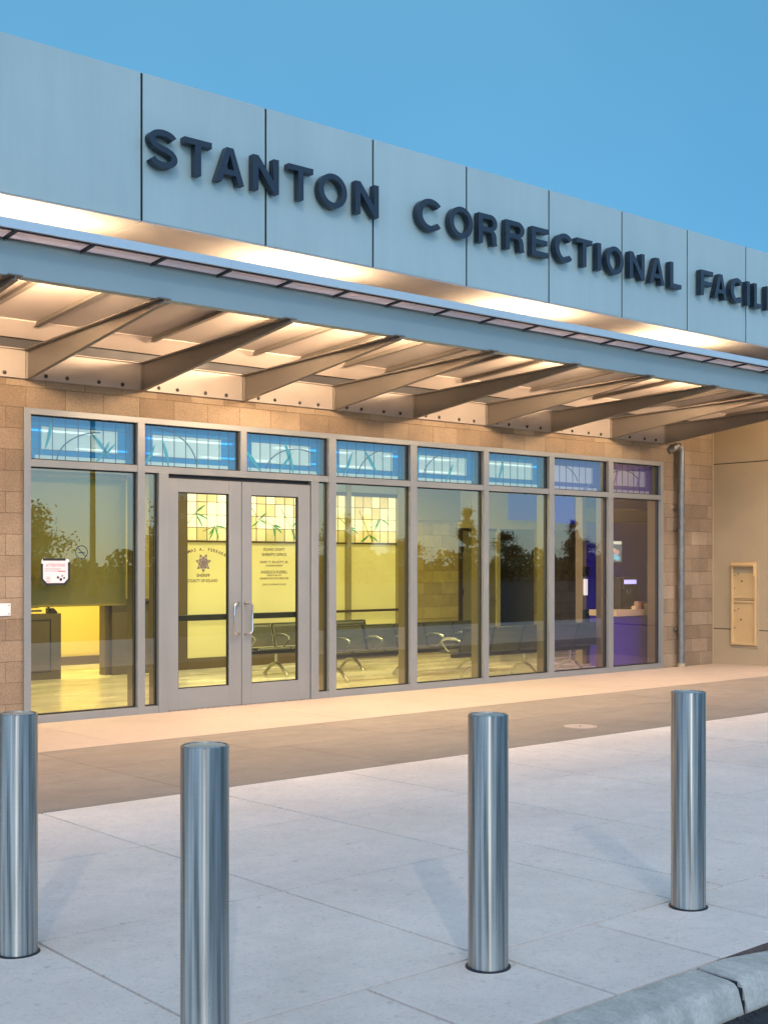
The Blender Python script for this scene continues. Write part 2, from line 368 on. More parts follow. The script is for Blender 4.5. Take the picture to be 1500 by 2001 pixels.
mb=MB(); mb.hexa([(XL,-8.72,-.3),(XR,-8.72,-.3),(XR,.05,-.3),(XL,.05,-.3)],[(XL,-8.72,gz(-8.72)-.05),(XR,-8.72,gz(-8.72)-.05),(XR,.05,-.05),(XL,.05,-.05)])
tag(mb.build('pavement_base',M['soil']),kind='structure')
# kerb: two runs with an open joint between
mb=MB()
def kerb(x0,x1):
    prof=[(-8.728,-.2),(-8.728,gz(-8.72)+.001),(-8.86,gz(-8.7)-.001),(-8.885,gz(-8.7)-.006),(-8.9,gz(-8.7)-.022),(-8.925,.06),(-8.93,-.2)]
    n=max(2,int((x1-x0)/.03)) if x1-x0<6 else 60
    rings=[]
    for i in range(n+1):
        x=x0+(x1-x0)*i/n
        b=len(mb.v)
        for k,(y,z) in enumerate(prof):
            j=.0022 if k in (2,3,4,5) else 0
            if x>3.62 and k in(1,2,3,4): z-=min(.06,(x-3.62)*.10)*(.8+.4*math.sin(x*9)**2 if k>1 else 1)
            mb.v.append((x,y+random.uniform(-j,j),z+random.uniform(-j,j)))
        rings.append(b)
    K=len(prof)
    for a,b in zip(rings,rings[1:]):
        for k in range(K-1): mb.f.append((a+k,b+k,b+k+1,a+k+1)); mb.m.append(0)
    mb.f.append(tuple(rings[0]+k for k in range(K))); mb.m.append(0)
    mb.f.append(tuple(rings[-1]+k for k in reversed(range(K)))); mb.m.append(0)
kerb(1.2,3.455); kerb(3.477,6.6); kerb(6.612,XR); kerb(XL,1.19)
tag(mb.build('kerb',M['kerb'],smooth=True),kind='structure')
mb=MB(); mb.box(3.4545,3.4775,-8.88,-8.735,-.1,.167); mb.box(3.4545,3.4775,-8.900,-8.8801,-.1,.150); mb.box(3.4545,3.4775,-8.908,-8.9001,-.1,.112); tag(mb.build('kerb_joint_shade',M['joint']),kind='structure')  # black infill puts the shade of the open kerb joint into colour
mb=MB(); mb.hexa([(3.6,-8.7275,.0),(8,-8.7275,.0),(8,-8.7165,.0),(3.6,-8.7165,.0)],[(3.6,-8.7275,gz(-8.72)-.004),(8,-8.7275,gz(-8.72)-.004),(8,-8.7165,gz(-8.72)-.003),(3.6,-8.7165,gz(-8.72)-.003)]); tag(mb.build('joint_sealant',pbr('dirty joint sealant',(.10,.07,.06),.9,0,.4,30)),kind='structure')
# lot: asphalt to the horizon, on the camera's side; wraps the building too
mb=MB(); mb.quad([(-400,-500,.081),(500,-500,.081),(500,-8.93,.081),(-400,-8.93,.081)])
# rough ragged edge against the kerb
for i in range(260):
    x=2.2+i*.012+random.uniform(-.004,.004); r=random.uniform(.004,.011); y=-8.942-random.uniform(0,.03)
    mb.hexa([(x-r,y-r,.075),(x+r,y-r,.075),(x+r,y+r,.075),(x-r,y+r,.075)],[(x-r*.5,y-r*.6,.079+r),(x+r*.6,y-r*.5,.079+r*.8),(x+r*.5,y+r*.5,.079+r*1.1),(x-r*.6,y+r*.6,.079+r)])
tag(mb.build('parking_lot',M['asph']),kind='structure')
mb=MB(); mb.quad([(-400,-8.9,-.31),(500,-8.9,-.31),(500,400,-.31),(-400,400,-.31)])
tag(mb.build('ground',M['soil']),kind='structure')
# clean-out cover in the tan band
t=thing('drain_cover','round pale drain cover set flush in the tan paving band','drain cover',(8.40,-3.93,gz(-3.93)))
mb=MB(); c=(8.40,-3.93,gz(-3.93)-.012)
mb.lathe([(.15,0),(.15,.0155),(.132,.0165),(.130,.013),(.128,.013),(.126,.0160),(.0,.0165)],c,40)
mb.build('lid',M['strip'],t)
mb=MB(); mb.box(8.385,8.415,-3.936,-3.924,gz(-3.93)+.003,gz(-3.93)+.0062); mb.build('pick_hole',M['joint'],t)
# ------------------------------------------------------------------ building shell
B=thing('correctional_building','single storey tan block and metal panel building with lettered parapet','building')
WX0,WX1=4.846,14.727; FZ=3.05; RX=15.989
mb=MB(); y0,y1=-.02,.25
mb.box(-4,WX0,y0,y1,-.1,4.36); mb.box(WX0,WX1,y0,y1,FZ,4.36); mb.box(WX1,RX,y0,y1,-.1,4.36)
mb.build('block_wall',M['block'],B)
# return wall: plaster panels with reveals
mb=MB()
for za,zb in((-.1,.538),(.55,3.074),(3.086,4.36)):
    mb.box(RX,24,-2.19,.3,za,zb)
mb.build('return_wall',M['plaster'],B,bevel=.003)
mb=MB(); mb.box(RX+.012,23.9,-2.178,.25,-.05,4.34); mb.build('reveal',M['joint'],B)
# corner trim
mb=MB(); mb.box(RX-.014,RX-.001,-.034,-.021,0,4.3); mb.build('corner_trim',M['plaster'],B)
# sign wall panels
PX=[4.897+1.2293*n for n in range(-8,16)]
mb=MB()
for a,b in zip(PX,PX[1:]): mb.box(a+.011,b-.011,-2.26,-2.2,4.372,5.59)
mb.build('cladding',M['panel'],B,bevel=.002)
mb=MB(); mb.box(PX[0],PX[-1],-2.252,-2.19,4.373,5.586); mb.build('cladding_backing',M['joint'],B)
mb=MB(); mb.box(PX[0],PX[-1],-2.19,0.3,4.5,5.2); mb.build('parapet',M['panel'],B)
# soffit with reveal line and seams
mb=MB()
for a,b in zip(PX,PX[1:]):
    mb.box(a+.003,b-.003,-2.258,-2.125,4.358,4.37); mb.box(a+.003,b-.003,-2.117,-.02,4.36,4.372)
mb.build('soffit',M['soffit'],B,bevel=.0015,seg=1)
mb=MB(); mb.box(PX[0],PX[-1],-2.24,-.02,4.374,4.39); mb.build('soffit_backing',M['joint'],B)
# interior shell
RY=4.25
mb=MB(); mb.box(-2,20,.0,7.5,-.05,0.0); mb.build('floor',M['floor'],B)
mb=MB(); mb.box(-2,20,.25,7.5,3.02,3.1); mb.build('ceiling',M['ceil'],B)
for a,b in((19.6,19.8),(4.2,4.35)):
    mb=MB(); mb.box(a,b,.25,7.5,0,3.02); mb.build('side_wall',M['olive'],B)
# far wall left of the translucent partition: reception
mb=MB(); mb.box(4.35,9.19,RY,RY+.12,1.06,3.02); mb.box(7.9,9.0,RY+.005,RY+.12,0,1.055); mb.build('reception_wall',M['olive'],B)
mb=MB(); mb.box(4.4,12.,6.1,6.2,0,3.0); mb.box(9.1,9.15,RY+.13,6.1,0,3.0); mb.build('office_wall',M['yellow'],B)
mb=MB(); mb.box(4.4,9.09,6.06,6.095,0,.13); mb.build('office_skirting',M['brown'],B)
mb=MB(); mb.box(9.0,9.19,RY-.02,RY+.12,0,3.02); mb.box(7.85,7.97,RY-.06,RY+.1,0,1.05); mb.build('wall_post',M['brown'],B)
# far wall right of the partition
for a,b in((13.3,14.62),(16.64,19.6)):
    mb=MB(); mb.box(a,b,RY,RY+.1,0,3.02); mb.build('interior_block_wall',M['blockin'],B)
mb=MB(); mb.box(15.54,15.64,RY-.02,RY+.1,0,3.02); mb.box(15.64,19.6,RY-.021,RY-.001,2.17,3.02); mb.box(14.62,15.54,RY-.02,RY+.1,2.17,3.02)
mb.build('bulkhead',M['yellow'],B)
mb=MB(); mb.box(15.6,16.7,5.2,5.25,0,3.0); mb.box(16.64,16.7,RY+.11,5.2,0,3); mb.build('corridor_wall',M['brown'],B)
mb=MB(); mb.box(13.3,14.62,RY-.05,RY-.002,2.28,3.02); mb.build('wall_beam',M['olive'],B)
# nook walls
mb=MB(); mb.box(14.45,19.5,1.25,1.32,0,2.19); mb.box(14.45,19.5,1.25,1.32,2.42,3.02); mb.box(16.3,16.4,.25,1.25,0,3.02); mb.build('nook_wall',M['purple'],B)
mb=MB(); mb.box(14.42,19.5,1.235,1.32,2.195,2.415); mb.box(14.36,14.449,1.2,1.34,0,3.02); mb.build('nook_fascia',M['olive'],B)
# ------------------------------------------------------------------ storefront
S=thing('glazed_storefront','wide aluminium framed glazed front with double doors and coloured transoms','window wall',(WX0,0,0))
YF0,YF1=-.045,.055   # frame outer body
MC=[6.1035,8.5695,9.817,11.056,12.297,13.530]
bays=[(4.918,6.062),(6.145,7.31),(7.39,8.517),(8.622,9.763),(9.871,11.010),(11.102,12.246),(12.348,13.479),(13.580,14.66)]
for a,b in((WX0,4.918),(14.66,WX1)):
    mb=MB(); mb.box(a,b,YF0,YF1,0,FZ); mb.build('side_jamb',M['frame'],S,bevel=.002)
mb=MB(); mb.box(4.918,14.66,YF0+.002,YF1,2.99,FZ-.001); mb.build('head_rail',M['frame'],S,bevel=.002)
mb=MB(); mb.box(4.918,14.66,YF0+.002,YF1,2.486,2.556); mb.build('transom_rail',M['frame'],S,bevel=.002)
mb=MB()
mb.box(4.918,6.305,YF0+.002,YF1,.0,.075); mb.box(8.37,14.66,YF0+.002,YF1,.0,.075); mb.build('sill',M['frame'],S,bevel=.002)
for a,b in((6.062,6.145),(8.517,8.622),(9.763,9.871),(11.010,11.102),(12.246,12.348),(13.479,13.580)):
    mb=MB(); mb.box(a,b,YF0-.003,YF1+.001,0,2.995); mb.build('mullion',M['frame'],S,bevel=.002)
mb=MB(); mb.box(7.31,7.39,YF0-.003,YF1+.001,2.552,2.995); mb.build('mullion',M['frame'],S,bevel=.002)
for a,b in((6.305,6.42),(8.262,8.37)):
    mb=MB(); mb.box(a,b,YF0-.003,YF1+.001,0,2.49); mb.build('door_jamb',M['frame'],S,bevel=.003)
# inner bodies of the posts
mb=MB()
for a,b in((6.062,6.145),(8.517,8.622),(9.763,9.871),(11.010,11.102),(12.246,12.348),(13.479,13.580),(14.66,14.727),(6.315,6.41)):
    mb.box(a+.006,b-.006,YF1+.002,.19,0,2.49 if a in(6.315,) else 3.0)
mb.box(4.9,14.7,YF1+.002,.16,2.496,2.546); mb.build('inner_frame',M['inner'],S,bevel=.002)
# gaskets: dark lip round every pane
def ring(mb,x0,x1,z0,z1,w,ya,yb,m=0):
    mb.box(x0,x0+w,ya,yb,z0,z1,m); mb.box(x1-w,x1,ya,yb,z0,z1,m)
    mb.box(x0+w,x1-w,ya,yb,z0,z0+w,m); mb.box(x0+w,x1-w,ya,yb,z1-w,z1,m)
mb=MB()
low=[bays[0],(6.145,6.305),(8.37,8.517)]+bays[3:]
for a,b in low: ring(mb,a+.0005,b-.0005,.0755,2.4855,.012,.0,.05)
for a,b in bays: ring(mb,a+.0005,b-.0005,2.5565,2.9895,.012,.0,.05)
mb.build('gasket',M['gasket'],S)
mb=MB()
for a,b in low: mb.box(b-.014,b-.013,-.012,.045,.08,2.48)
for i,(a,b) in enumerate(low):
    q=MB(); q.box(a+.013,b-.013,.006,.018,.088,2.473); q.build('glass_pane',M['glassv' if i>=6 else 'glass'],S)
# transoms with leaded art glass
def strip(mb,p,q,w0,w1,y,th,m):
    """thin tapered bar from p to q in XZ"""
    d=Vector((q[0]-p[0],q[1]-p[1])); d.normalize(); n=Vector((-d.y,d.x))
    pts=[(p[0]+n.x*w0,p[1]+n.y*w0),(q[0]+n.x*w1,q[1]+n.y*w1),(q[0]-n.x*w1,q[1]-n.y*w1),(p[0]-n.x*w0,p[1]-n.y*w0)]
    mb.prism_y(pts,y,y-th,m)
def leaf(mb,p,q,w,y,th,m,bend=.0):
    P=Vector(p);Q=Vector(q);d=(Q-P);n=Vector((-d.y,d.x)).normalized()
    L=[];Rr=[]
    for i in range(1,8):
        t=i/8; c=P+d*t+n*bend*math.sin(math.pi*t); ww=w*math.sin(math.pi*t)**.7
        L.append((c.x+n.x*ww,c.y+n.y*ww)); Rr.append((c.x-n.x*ww,c.y-n.y*ww))
    pts=[tuple(P)]+L+[tuple(Q)]+Rr[::-1]
    mb.prism_y(pts,y,y-th,m)
pats=[ # leaves (u0,v0,u1,v1,w) and arcs (cu,cv,ru,rv,a0,a1), uv in 0..1 of pane
 dict(l=[(.25,1.,.19,.28,.02),(.62,.72,.80,.15,.022),(.80,.55,.66,.02,.02),(.85,.5,.72,.2,.016)],a=[(.75,.0,.45,.75,95,178)]),
 dict(l=[(.18,.55,.06,.02,.022),(.25,.7,.32,.02,.02)],a=[(.2,.0,.42,.95,5,95)]),
 dict(l=[(.05,.62,.25,.08,.03),(.55,.85,.66,.05,.03),(.64,.6,.48,.1,.018)],a=[(.72,.0,.4,.7,60,170)]),
 dict(l=[(.32,.7,.2,.05,.022),(.48,.82,.66,.15,.024),(.02,.45,.16,.12,.03)],a=[(.9,.0,.5,.9,110,170)]),
 dict(l=[(.18,.95,.04,.2,.024),(.66,.6,.54,.02,.02)],a=[(.72,.1,.5,.85,80,175)]),
 dict(l=[(.1,1.,.02,.35,.024),(.38,.9,.30,.2,.022),(.62,.85,.78,1.,.03)],a=[]),
 dict(l=[(.15,.9,.06,.2,.02),(.84,.3,.68,.05,.02)],a=[(.1,.2,.5,.7,10,80)]),
 dict(l=[(.3,.9,.18,.25,.018),(.75,.85,.68,.2,.026),(.05,.3,.2,.6,.012)],a=[(.4,.1,.4,.7,40,120)]),
]
for i,(a,b) in enumerate(bays):
    q=MB(); q.box(a+.013,b-.013,.006,.018,2.569,2.977); pane=q.build('transom_pane',M['glasst'],S)
    z0,z1=2.556,2.99; w=b-a; h=z1-z0; Y=.13
    mb=MB(); vi=1 if i>=6 else 0
    X=lambda u:a+u*w
    Z=lambda v:z0+v*h
    x0,x1=X(.02),X(1.2)-.02
    # border frame of coloured glass + pale centre
    mb.box(x0,X(.10),Y,Y+.008,z0,z1,0); mb.box(X(.96),x1,Y,Y+.008,z0,z1,0)
    mb.box(X(.10),X(.96),Y,Y+.008,z0+.14*h,z0+.27*h,0); mb.box(X(.10),X(.96),Y,Y+.008,Z(.80),Z(.90),0)
    mb.box(X(.88),X(.96),Y,Y+.008,Z(.27),Z(.80),0); mb.box(X(.10),X(.16),Y,Y+.008,Z(.27),Z(.80),0)
    mb.box(X(.16),X(.88),Y+.001,Y+.008,Z(.27),Z(.80),1)
    mb.box(X(.10),X(.96),Y+.001,Y+.008,z0,z0+.14*h,1); mb.box(X(.10),X(.96),Y+.001,Y+.008,Z(.9),z1,0)
    for u in (.14,.26,.38,.50,.62,.74,.86,.96): mb.box(X(u)-.0035,X(u)+.0035,Y-.006,Y-.0005,z0,z1,2)
    for v in (.27,.80): mb.box(x0,x1,Y-.005,Y-.0008,Z(v)-.003,Z(v)+.003,2)
    for (u0,v0,u1,v1,ww) in pats[i]['l']: leaf(mb,(X(u0),Z(v0)),(X(u1),Z(v1)),ww*.75,Y-.006,.006,3,.01)
    for (cu,cv,ru,rv,a0,a1) in pats[i]['a']:
        pp=[(X(cu+ru*math.cos(R(a0+(a1-a0)*k/14))),Z(cv+rv*math.sin(R(a0+(a1-a0)*k/14)))) for k in range(15)]
        for p1,p2 in zip(pp,pp[1:]):
            if z0<p1[1]<z1 and z0<p2[1]<z1: strip(mb,p1,p2,.006,.006,Y-.001,.005,2)
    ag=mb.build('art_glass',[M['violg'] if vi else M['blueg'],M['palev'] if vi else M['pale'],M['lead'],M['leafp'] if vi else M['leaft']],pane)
# doors
def door(x0,x1,gx0,gx1,gr,side):
    z0,z1=.012,2.44; gz0,gz1=.23,2.30
    mb=MB(); ya,yb=-.035,.012
    mb.box(x0,gx0,ya,yb,z0,z1); mb.box(gx1,x1,ya,yb,z0,z1); mb.box(gx0,gx1,ya,yb,z0,gz0); mb.box(gx0,gx1,ya,yb,gz1,z1)
    d=mb.build('door',M['doorpaint'],S,bevel=.0025)
    mb=MB(); ring(mb,gx0+.0005,gx1-.0005,gz0+.0005,gz1-.0005,.011,-.02,.01); mb.build('door_gasket',M['gasket'],d)
    mb=MB(); mb.box(gx0+.011,gx1-.011,-.010,-.002,gz0+.011,gz1-.011); mb.build('door_glass',M['glassdoor'],d)
    mb=MB(); mb.box(gx0-.03,gx1+.03,.03,.07,.938,1.0); mb.box(gx0-.06,gx0-.03,.012,.07,.925,1.012); mb.box(gx1+.03,gx1+.05,.012,.07,.925,1.012); mb.build('push_bar',M['black'],d,bevel=.004)
    # pull handle: offset D
    zt,zb=1.115,.785; mx,hx=(7.285,7.195) if side<0 else (7.375,7.425)
    yb_,yh=-.036,-.105; r=.011
    path=[(mx,yb_,zt),(mx,-.06,zt),((mx+hx)/2,yh+.012,zt),(hx+.02*(-side),yh,zt),(hx,yh,zt-.03),(hx,yh,zb+.03),(hx+.02*(-side),yh,zb),((mx+hx)/2,yh+.012,zb),(mx,-.06,zb),(mx,yb_,zb)]
    mb=MB(); mb.tube(path,r,12); 
    for z in(zt,zb): mb.tube([(mx,-.036,z),(mx,-.042,z)],.02,14)
    mb.build('handle',M['chrome'],d,smooth=True)
    return d
dl=door(6.425,7.326,6.542,7.168,None,-1)
dr=door(7.334,8.255,7.46,8.092,None,1)
# left door lettering and star
mb=MB(); cx=6.86; yl=-.0125
name='THOMAS A. FERRARA'; n=len(name); Rr=.62
for i,ch in enumerate(name):
    if ch==' ': continue
    a=(i-(n-1)/2)*(.50/(n-1))/Rr*1.08
    vs,fs=text_mesh(ch,1.,0,.03)
    x0=min(v.x for v in vs);x1=max(v.x for v in vs); s=.046
    k=len(mb.v)
    for v in vs:
        lx=(v.x-(x0+x1)/2)*s; lz=v.y*s
        px=cx+(Rr+lz)*math.sin(a)+lx*math.cos(a); pz=1.685-Rr+(Rr+lz)*math.cos(a)-lx*math.sin(a)
        mb.v.append((px,yl,pz))
    for f in fs: mb.f.append(tuple(k+i2 for i2 in f)); mb.m.append(0)
mb.build('lettering',M['gold'],dl)
for tx,xx,z,w_ in(('SHERIFF',cx,1.405,.165),('COUNTY OF SOLANO',cx-.01,1.348,.375)):
    mb=MB(); add_text(mb,tx,xx,yl,z,.034,0,.03,w_); mb.build('lettering',M['gold'],dl)
mb=MB(); cz=1.555
def star(ro,ri,y,m,n=7,rot=90,th=.001):
    pts=[]
    for k in range(2*n):
        a=R(rot+180+k*180/n); r=ro if k%2==0 else ri
        pts.append((cx+r*math.cos(a),cz+r*math.sin(a)*1.08))
    mb.prism_y(pts,y,y-th,m)
def disc(x,z,r,y,m,th=.001,n=20,sq=1.):
    mb.prism_y([(x+r*math.cos(2*math.pi*k/n),z+r*sq*math.sin(2*math.pi*k/n)) for k in range(n)],y,y-th,m)
star(.098,.056,-.0105,0); star(.083,.046,-.0118,1); 
for k in range(7):
    a=R(270+k*360/7); disc(cx+.079*math.cos(a),cz+.079*math.sin(a)*1.06,.009,-.013,0,n=10)
disc(cx,cz,.05,-.0131,0); disc(cx,cz,.04,-.0143,1); disc(cx,cz,.031,-.0155,2)
for k in range(6):
    a=R(30+60*k); disc(cx+.013*math.cos(a),cz+.013*math.sin(a),.006,-.0167,1 if k%2 else 0,n=8)
for k in range(5):
    a=R(90+72*k); disc(cx+.046*math.cos(a),cz+.046*math.sin(a),.009,-.0167,0,n=8)
mb.build('badge',[M['ink'],M['plaster'],M['trunk']],dl)
mb=MB(); c2=7.775
for tx,z,h,w in(('SOLANO COUNTY',1.690,.030,.29),("SHERIFF'S OFFICE",1.632,.030,.33),('GARY T. ELLIOTT, JR.',1.545,.030,.385),('UNDERSHERIFF',1.515,.018,.23),
                ('ANGELICA RUSSELL',1.437,.030,.36),('DIRECTOR OF',1.408,.017,.19),('ADMINISTRATIVE SERVICES',1.372,.020,.39),('2500 CLAYBANK ROAD',1.305,.018,.32)):
    mb=MB(); add_text(mb,tx,c2,yl,z,h*1.08,0,.03,w); mb.build('lettering',M['gold'],dr)
# threshold
mb=MB(); mb.box(6.421,8.261,.013,.054,2.40,2.4855); mb.build('door_stop',M['gasket'],S)
mb=MB(); mb.box(6.42,8.262,-.06,.05,0.0005,.011); mb.build('threshold',M['chrome'],S)
# notice on glass
nt=thing('notice_sign','white attention notice in a black cut-corner border stuck on the left pane','sign',(5.19,.004,1.34))
xa,xb,za,zb=5.045,5.335,1.342,1.592; yg=.0055
mb=MB(); mb.prism_y([(xa+.01,zb),(xb-.01,zb),(xb,zb-.02),(xb,za+.05),(xb-.05,za),(xa+.05,za),(xa,za+.05),(xa,zb-.02)],yg,yg-.002); mb.build('sheet',M['paper'],nt)
mb=MB(); w=.0115; y=yg-.0022
for p,q in(((xa+.015,zb-.004),(xb-.04,zb-.004)),((xa+.004,zb-.045),(xa+.004,za+.05)),((xb-.004,zb-.03),(xb-.004,za+.05)),((xa+.004,za+.052),(xa+.052,za+.004)),((xb-.004,za+.052),(xb-.052,za+.004)),((xa+.048,za+.004),(xb-.048,za+.004))):
    strip(mb,p,q,w,w,y,.0015,0)
mb.build('border',M['ink'],nt)
mb=MB(); add_text(mb,'ATTENTION!',(xa+xb)/2,y-.0005,zb-.075,.03,0,.01,.2); mb.box(xb-.12,xb-.04,y-.001,y-.0005,zb-.125,zb-.115); mb.build('heading',M['inkr'],nt)
mb=MB()
for k,(u,wd) in enumerate(((.03,.17),(.04,.16),(.03,.14))): mb.box(xa+u,xa+u+wd,y-.001,y-.0004,zb-.095-k*.012,zb-.0925-k*.012)
for k in range(4): mb.box(xa+.05,xa+.085+.008*(k%2),y-.001,y-.0004,za+.03+k*.014,za+.033+k*.014)
for (u,v,s) in((.17,.06,.022),(.20,.04,.026),(.235,.055,.018),(.215,.075,.014)): mb.box(xa+u-s/2,xa+u+s/2,y-.0012,y-.0004,za+v-s/2+.01,za+v+s/2+.01)
mb.build('small_print',M['ink'],nt)
ns=thing('no_smoking_sticker','small round no smoking sticker on the left pane above the notice','sticker',(5.467,.004,1.66))
mb=MB(); n=32
for k in range(n):
    a,b2=2*math.pi*k/n,2*math.pi*(k+1)/n; ro,ri=.068,.059
    mb.hexa([(5.467+ro*math.cos(a),yg,1.662+ro*math.sin(a)),(5.467+ro*math.cos(b2),yg,1.662+ro*math.sin(b2)),(5.467+ri*math.cos(b2),yg,1.662+ri*math.sin(b2)),(5.467+ri*math.cos(a),yg,1.662+ri*math.sin(a))],
            [(5.467+ro*math.cos(a),yg-.001,1.662+ro*math.sin(a)),(5.467+ro*math.cos(b2),yg-.001,1.662+ro*math.sin(b2)),(5.467+ri*math.cos(b2),yg-.001,1.662+ri*math.sin(b2)),(5.467+ri*math.cos(a),yg-.001,1.662+ri*math.sin(a))])
strip(mb,(5.425,1.704),(5.509,1.62),.0045,.0045,yg,.001,0); mb.box(5.43,5.50,yg-.001,yg,1.652,1.662); 
mb.build('symbol',M['lead'],ns)
# wall plaque at the left edge
pl=thing('wall_plaque','small pale rectangular plate on the block wall left of the glazing','plaque',(4.6,-.02,1.05))
mb=MB(); mb.box(4.46,4.72,-.034,-.021,1.05,1.17); mb.build('plate',M['white'],pl,bevel=.003)
for z in(1.07,1.15):
    mb=MB(); mb.tube([(4.70,-.0342,z),(4.70,-.037,z)],.005,8); mb.build('screw',M['dark'],pl)
# ------------------------------------------------------------------ canopy
C=thing('entrance_canopy','long metal entrance canopy of tapered ribs, front beam and purlins','canopy',(4.88,0,3.3))
RXs=[4.882+1.2345*n for n in range(-6,9)]
CX0,CX1=RXs[0]-.4,RX-.03
def zd(y): return 3.785+.0617*abs(y)
# ribs
for x in RXs:
    if x>RX-.1: continue
    mb=MB(); zt=lambda y:3.598+.0255*abs(y); 
    mb.prism_x([(-.06,3.325),(-.06,zt(.06)-.012),(-2.66,zt(2.66)-.012),(-2.66,zt(2.66)-.035)],x-.006,x+.006)
    yz=[(-.05,zt(.05)-.012),(-.05,zt(.05)),(-2.67,zt(2.67)),(-2.67,zt(2.67)-.012)]
    mb.prism_x(yz,x-.055,x+.055)
    mb.prism_x([(-.06,3.317),(-.06,3.325),(-2.66,zt(2.66)-.035),(-2.66,zt(2.66)-.043)],x-.022,x+.022)
    # end plate at wall
    mb.prism_x([(-.062,3.317),(-.074,3.317),(-.074,3.6),(-.062,3.6)],x-.03,x+.03)
    mb.build('rib',M['steel'],C,bevel=.0015,seg=1)
# ledger with bolts
LX1=14.86
mb=MB(); mb.box(CX0,LX1,-.06,-.021,3.322,3.60); mb.box(CX0,LX1,-.1,-.0605,3.592,3.602); mb.build('ledger',M['ledger'],C,bevel=.002)
for x in RXs[:-1]:
    for d,z in((.18,3.365),(.40,3.365),(.74,3.362),(1.0,3.362)):
        mb=MB(); mb.lathe([(.020,0),(.020,.004),(.0125,.0045),(.0125,.016),(.006,.018)],(0,0,0),12)
        mb.v=[(x+d+a,-.0602-c_,z+b) for a,b,c_ in mb.v]; mb.build('bolt',M['dark'],C)
# beam: channel with flanges, pieces between joints
mb=MB(); mb.box(CX0,CX1,-2.60,-2.588,3.667,3.914); mb.box(CX0,CX1,-2.588,-2.50,3.667,3.677); mb.box(CX0,CX1,-2.588,-2.50,3.90,3.91); mb.box(CX0,CX1,-2.575,-2.56,3.911,3.938)
mb.build('front_beam',M['beam'],C,bevel=.002)
# purlins
pxs=[3.594+.6085*n for n in range(-12,21)]
for x in pxs:
    if x>CX1-.05: continue
    mb=MB(); 
    for h0,h1,w in((.045,.004,.006),(.05,.045,.026)):
        mb.prism_x([(-.4,zd(.4)-h0),(-.4,zd(.4)-h1),(-2.587,zd(2.587)-h1),(-2.587,zd(2.587)-h0)],x-w,x+w)
    mb.build('purlin',M['steel'],C)
    mb=MB(); mb.prism_x([(-2.602,zd(2.6)-.018),(-2.602,zd(2.6)-.003),(-2.794,zd(2.794)-.003),(-2.794,zd(2.794)-.018)],x-.015,x+.015); mb.build('purlin_end',M['dark'],C)  # same purlin coloured darker to carry the shading under the eave
mb=MB(); mb.prism_x([(-.38,zd(.38)-.002),(-.38,zd(.38)+.02),(-2.587,zd(2.587)+.02),(-2.587,zd(2.587)-.002)],CX0,CX1); mb.build('deck',M['deck'],C)
mb=MB(); mb.prism_x([(-2.589,zd(2.589)-.002),(-2.589,zd(2.589)+.006),(-2.794,zd(2.794)+.006),(-2.794,zd(2.794)-.002)],CX0,CX1); mb.build('eave_panel',M['eave'],C)
mb=MB(); mb.prism_x([(-.15,3.688),(-.15,3.70),(-.42,3.808),(-.42,3.800)],CX0,CX1); mb.build('wall_flashing',M['deck'],C)
mb=MB(); mb.box(CX0,CX1,-.10,-.0215,3.606,3.72); mb.build('ledger_gap_shade',M['dark'],C)  # dark strip stands for the shade in the gap above the ledger
mb=MB(); xs=[CX0]+[wallX(p,-2.8) for p in(-900,-200,450,1015,1370)]+[CX1]
for a,b in zip(xs,xs[1:]):
    if b-a<.01: continue
    mb.box(a+.0015,b-.0015,-2.815,-2.795,3.955,4.026); mb.box(a+.0015,b-.0015,-2.795,-2.70,4.015,4.0255)
mb.build('edge_trim',M['edge'],C,bevel=.002)
mb=MB(); mb.box(CX0,CX1,-2.7945,-2.775,3.946,3.954); mb.build('edge_shade_strip',M['dark'],C)  # dark strip puts the shaded gap behind the trim into colour
